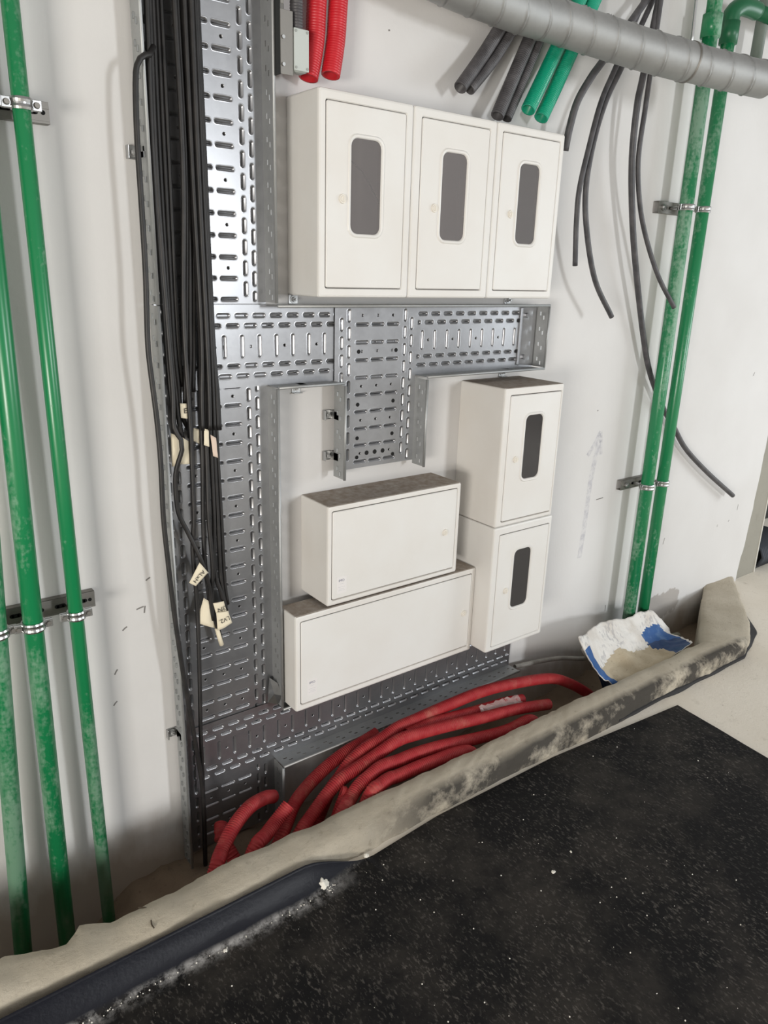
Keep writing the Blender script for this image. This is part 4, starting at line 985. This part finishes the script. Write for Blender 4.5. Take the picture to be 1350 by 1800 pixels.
# crumpled clear plastic on the hoses
def mat_plastic():
    t = NT('clear_plastic_scrap', (226, 222, 216), 0.25); t.b.inputs['Alpha'].default_value = 0.34; return t.m
bm = bmesh.new(); g = {}
for i in range(15):
    for j in range(6):
        x = 1.66 + 0.20 * i / 14; y = -0.205 - (0.012 - 0.0055 * abs(i - 7) / 7) * j + 0.012 * noise.noise(Vector((i * 0.5, 0.3, 5)))
        g[i, j] = bm.verts.new((x, y, 0.085 - 0.0016 * i - 0.006 * j + 0.018 * abs(noise.noise(Vector((i * 0.55, j * 0.7, 3)))) ))
for i in range(14):
    for j in range(5): bm.faces.new((g[i, j], g[i + 1, j], g[i + 1, j + 1], g[i, j + 1]))
tag(obj('plastic_scrap', bm, mat_plastic()), 'crumpled strip of clear plastic lying on the red hoses', 'plastic scrap')

# ------------------------------------------------------------------ torn cement sack
def lerp_grid(G, nu, nv):
    out = []
    rows = [spline(r, 0.004) for r in G]
    def samp(path, t):
        f = t * (len(path) - 1); i = min(int(f), len(path) - 2); return path[i].lerp(path[i + 1], f - i)
    for i in range(nu):
        colm = [samp(r, i / (nu - 1)) for r in rows]
        sp = spline(colm, 0.004)
        out.append([samp(sp, j / (nv - 1)) for j in range(nv)])
    return out
def mat_sack():
    t = NT('white_sack_paper', (222, 218, 212), 0.75, spec=0.25)
    c = t.mix(t.ramp(t.noise(12, 5), 0.45, 0.7, 0, 0.6), (222, 219, 214), (188, 178, 166))
    pr = t.math('MULTIPLY', t.ramp(t.noise(70, 1, stretch=(1, 0.15, 1)), 0.52, 0.6), t.ramp(t.noise(9, 2), 0.45, 0.55))
    t.base(t.mix(t.math('MULTIPLY', pr, 0.35), c, (120, 120, 130))); t.bump(t.noise(28, 5), 0.6, 0.008)
    return t.m
def mat_dusty(name, c0, c1):
    t = NT(name, c0, 0.7); t.base(t.mix(t.ramp(t.noise(16, 5), 0.5, 0.75, 0, 0.7), c0, c1)); t.bump(t.noise(28, 5), 0.5, 0.006); return t.m
SACKW = mat_sack(); SACKB = mat_dusty('blue_sack_print', (22, 78, 138), (110, 140, 170)); POWD = MORTAR
SACKD = mat_dusty('dark_blue_panel_and_shade', (16, 52, 96), (60, 90, 120))
nu, nv = 40, 36
G = lerp_grid(BAG, nu, nv)
sack = thing('cement_sack', 'torn open white and blue cement sack lying in the pit against the curb', 'sack', (2.5, -0.25, -0.1))
bm = bmesh.new(); gv = {}
for i in range(nu):
    for j in range(nv):
        p = G[i][j]; u, v = i / (nu - 1), j / (nv - 1)
        p = p + Vector((0, 0.3, 1)) * 0.010 * noise.noise(p * 17) + Vector((0, 0, 1)) * 0.005 * noise.noise(p * 45)
        gv[i, j] = (bm.verts.new(p), bm.verts.new(p + Vector((0.002 * (u * 2 - 1), 0.003 if v < 0.5 else -0.001, -0.004))))
for i in range(nu - 1):
    for j in range(nv - 1):
        u, v = i / (nu - 1), j / (nv - 1)
        wv = 0.03 * math.sin(v * 11) + 0.008 * math.sin(v * 27 + 1)
        if u > 0.955: m = 0
        elif u < 0.07 and v > 0.22: m = 1
        elif u > 0.69 + wv and 0.22 + 0.05 * math.sin(u * 20) < v < 0.46: m = 1
        elif u > 0.68 + wv + 0.25 * max(0, v - 0.55) and v >= 0.46: m = 3
        elif v > 0.50 + 0.05 * math.sin(u * 14): m = 2
        else: m = 0
        q = (gv[i, j], gv[i + 1, j], gv[i + 1, j + 1], gv[i, j + 1])
        f = bm.faces.new([a[0] for a in q]); f.material_index = m
        f = bm.faces.new([a[1] for a in q][::-1]); f.material_index = 0
for a, b in ([((i, 0), (i + 1, 0)) for i in range(nu - 1)] + [((nu - 1, j), (nu - 1, j + 1)) for j in range(nv - 1)] + [((i + 1, nv - 1), (i, nv - 1)) for i in range(nu - 1)] + [((0, j + 1), (0, j)) for j in range(nv - 1)]):
    bm.faces.new((gv[a][0], gv[a][1], gv[b][1], gv[b][0]))
obj('sack_paper', bm, [SACKW, SACKB, POWD, SACKD], sack, True)
# left outer skin of the sack falling to the pit floor, blue band under the rim
bm = bmesh.new(); g = {}
for j in range(nv):
    p = G[0][j]
    for k in range(9):
        f = k / 8
        q = Vector((p.x - 0.004 + 0.012 * math.sin(f * 3.1) + 0.30 * f, p.y + 0.05 * f, p.z + (-0.16 - p.z) * f)) + Vector((0.006, 0, 0)) * noise.noise(Vector((j * 0.3, k * 0.6, 0)))
        g[j, k] = bm.verts.new(q)
for j in range(nv - 1):
    for k in range(8):
        f = bm.faces.new((g[j, k], g[j + 1, k], g[j + 1, k + 1], g[j, k + 1])); f.material_index = 1 if (j > 7 and k < 1) else (2 if k >= 1 else 0)  # dark faces below the rim row carry painted-in shadow
for k in range(8): pass
obj('sack_side', bm, [SACKW, SACKB, SACKD], sack, True)

# ------------------------------------------------------------------ black membrane on the floor
def sheet_z(x, y):
    base = 0.004 + 0.0015 * noise.noise(Vector((x * 3, y * 3, 0)))
    return base
bm = bmesh.new(); g = {}
NX, NY = 150, 70
def top_y(x):   # where the sheet meets the curb foot or its own far edge
    if x < 1.0: return -0.485
    if x < 1.25: return -0.485 + 0.018 * (x - 1.0) / 0.25
    if x < 1.75: return -0.467 - 0.006 * (x - 1.25) / 0.5
    return -0.473 - 0.054 * (x - 1.75) / 0.638
for i in range(NX + 1):
    x = -1.6 + (2.388 + 1.6) * i / NX
    up = min(1, max(0, (1.0 - x) / 0.22)); up = up * up * (3 - 2 * up)
    for j in range(NY + 1):
        y0 = top_y(x); v = j / NY
        rise = 0.11
        # arc-length style: first part of v climbs the curb face where up > 0
        if v < 0.16 and up > 0:
            f = 1 - v / 0.16
            zz = 0.004 + up * 0.074 * f ** 1.25
            yy = y0 - 0.02 * up + (0.028 * up * f) - 0.02 * up * (1 - f) ** 2
            nzv = noise.noise(Vector((x * 6, v * 8, 2)))
            yy -= 0.006 * up * abs(nzv) * (1 - f)
        else:
            w = (v - 0.16) / 0.84 if up > 0 else v
            ys = y0 - 0.04 * up
            yy = ys + (-1.75 - ys) * max(0, w); zz = sheet_z(x, yy)
        xs = x
        if x > 2.2: xs = x - (0.042 / 0.367) * (-yy - 0.525) * (x - 2.2) / 0.188
        xs += 0.004 * noise.noise(Vector((yy * 8, 1, 1))) * (1 if i == NX else 0)
        g[i, j] = bm.verts.new((xs, yy, zz))
for i in range(NX):
    for j in range(NY): bm.faces.new((g[i, j], g[i, j + 1], g[i + 1, j + 1], g[i + 1, j]))
bmesh.ops.solidify(bm, geom=bm.faces[:], thickness=0.0018)
fixn(bm)
tag(obj('black_membrane', bm, SHEET, smooth=True), 'black waterproof membrane sheet covering the floor, dusty, turned up the curb at left', 'membrane')

# crumbs of plaster on the membrane
def lump(name, label, x, y, z_, r, seed, mat=MORTAR, group=None, flat=0.6):
    bm = bmesh.new(); bmesh.ops.create_icosphere(bm, subdivisions=3, radius=r)
    for v in bm.verts:
        n = v.co.normalized()
        k = 1 + 0.55 * noise.noise(n * 1.6 + Vector((seed, 0, 0))) + 0.25 * noise.noise(n * 4 + Vector((0, seed, 0)))
        v.co = Vector((n.x * r * k, n.y * r * k, n.z * r * k * flat))
    bmesh.ops.translate(bm, vec=(x, y, z_ + r * flat * 0.7), verts=bm.verts[:])
    return tag(obj(name, bm, mat, smooth=True), label, 'plaster lump', group)
WHITEP = mat_concrete('white_plaster_lump', (226, 222, 210), (236, 233, 224), (200, 194, 180), 20, 0.6).m
G1 = 'plaster crumbs on the membrane'
lump('plaster_lump', 'large white plaster lump on the black membrane by the curb', 0.83, -0.497, 0.004, 0.016, 1.0, WHITEP, G1, 0.9)
lump('plaster_lump', 'small white plaster crumb in the middle of the black membrane', 1.362, -0.812, 0.004, 0.005, 2.0, WHITEP, G1)
lump('plaster_lump', 'tiny plaster crumb right of the middle one on the membrane', 1.459, -0.79, 0.004, 0.003, 3.0, WHITEP, G1)
lump('plaster_lump', 'cream mortar crumb at the foot of the curb beside the big lump', 0.985, -0.478, 0.004, 0.007, 4.0, WHITEP, G1)
lump('plaster_lump', 'small white crumb below the big lump near the dust line', 0.545, -0.53, 0.004, 0.0045, 5.0, WHITEP, G1)
bm = bmesh.new()
for k in range(240):
    x = random.uniform(0.1, 2.25); y = random.uniform(-1.4, -0.52); r = random.choice((0.0007, 0.0009, 0.0012, 0.0019))
    m = Matrix.Translation((x, y, 0.0055 + r * 0.4)) @ Matrix.Rotation(random.random() * 3, 4, 'Z')
    bmesh.ops.create_cone(bm, cap_ends=True, segments=5, radius1=r, radius2=r * 0.4, depth=r * 1.2, matrix=m)
o = obj('plaster_grit', bm, WHITEP); o['kind'] = 'stuff'; tag(o, 'fine pale plaster grit scattered over the black membrane', 'grit')
bm = bmesh.new()
for k in range(260):
    x = random.uniform(0.2, 0.86); y = -0.512 + random.gauss(0, 0.008) ; r = random.choice((0.001, 0.0015, 0.002))
    bmesh.ops.create_cone(bm, cap_ends=True, segments=5, radius1=r, radius2=r * 0.4, depth=r * 1.2, matrix=Matrix.Translation((x, y, 0.0065 + r * 0.4)))
o = obj('plaster_dust', bm, WHITEP); o['kind'] = 'stuff'; tag(o, 'white plaster dust lying along the fold of the membrane', 'dust')
# rubble in the pit beside the sack
for k, (x, y, r, lab) in enumerate(((2.98, -0.12, 0.03, 'mortar lump in the pit corner under the wing of the curb'), (2.92, -0.2, 0.022, 'small mortar lump in the pit right of the sack'), (3.08, -0.1, 0.02, 'mortar lump against the wall at the pit end'))):
    lump('mortar_lump', lab, x, y, -0.165, r, 10 + k, MORTAR, 'mortar lumps in the pit')
bm = bmesh.new(); add_tube(bm, spline([(2.92, -0.05, -0.1), (3.02, -0.07, -0.1), (3.12, -0.08, -0.11)], 0.01), 0.018, 14, hollow=0.013)
tag(obj('pipe_offcut', bm, mat_dusty('dusty_grey_offcut', (128, 130, 116), (150, 140, 124)), smooth=True), 'dusty grey pipe offcut in the pit end beside the sack', 'pipe')

# ------------------------------------------------------------------ beyond the doorway
t = thing('fabric_bundle', 'dark blue grey ribbed bundle on the floor beyond the doorway', 'bundle', (4.2, 0.12, 0))
bm = bmesh.new()
for k in range(24):
    x = 4.02 + 0.017 * k
    add_tube(bm, [Vector((x, 0.02, 0.03)), Vector((x, 0.0, 0.075)), Vector((x, 0.02, 0.12)), Vector((x, 0.3, 0.125))], 0.0095, 8)
obj('ribbed_roll', bm, NT('dark_slate_fabric', (58, 62, 70), 0.8).m, t, True)
bm = bmesh.new(); add_box(bm, 4.0, 4.45, 0.03, 0.34, 0.004, 0.02, 0.003); obj('base_board', bm, NT('near_black', (24, 24, 26), 0.8).m, t)
bm = bmesh.new(); add_box(bm, 4.0, 4.6, 0.36, 0.40, 0.0, 0.24, 0.004)
tag(obj('board_offcut', bm, NT('beige_board', (150, 146, 134), 0.8).m), 'beige board edge standing behind the ribbed bundle', 'board')
bm = bmesh.new(); add_box(bm, 4.05, 5.2, 0.46, 0.9, 0.0, 0.62, 0.02)
tag(obj('black_crate', bm, NT('black_plastic', (26, 27, 28), 0.6).m), 'black crate in the dark space beyond the doorway', 'crate')
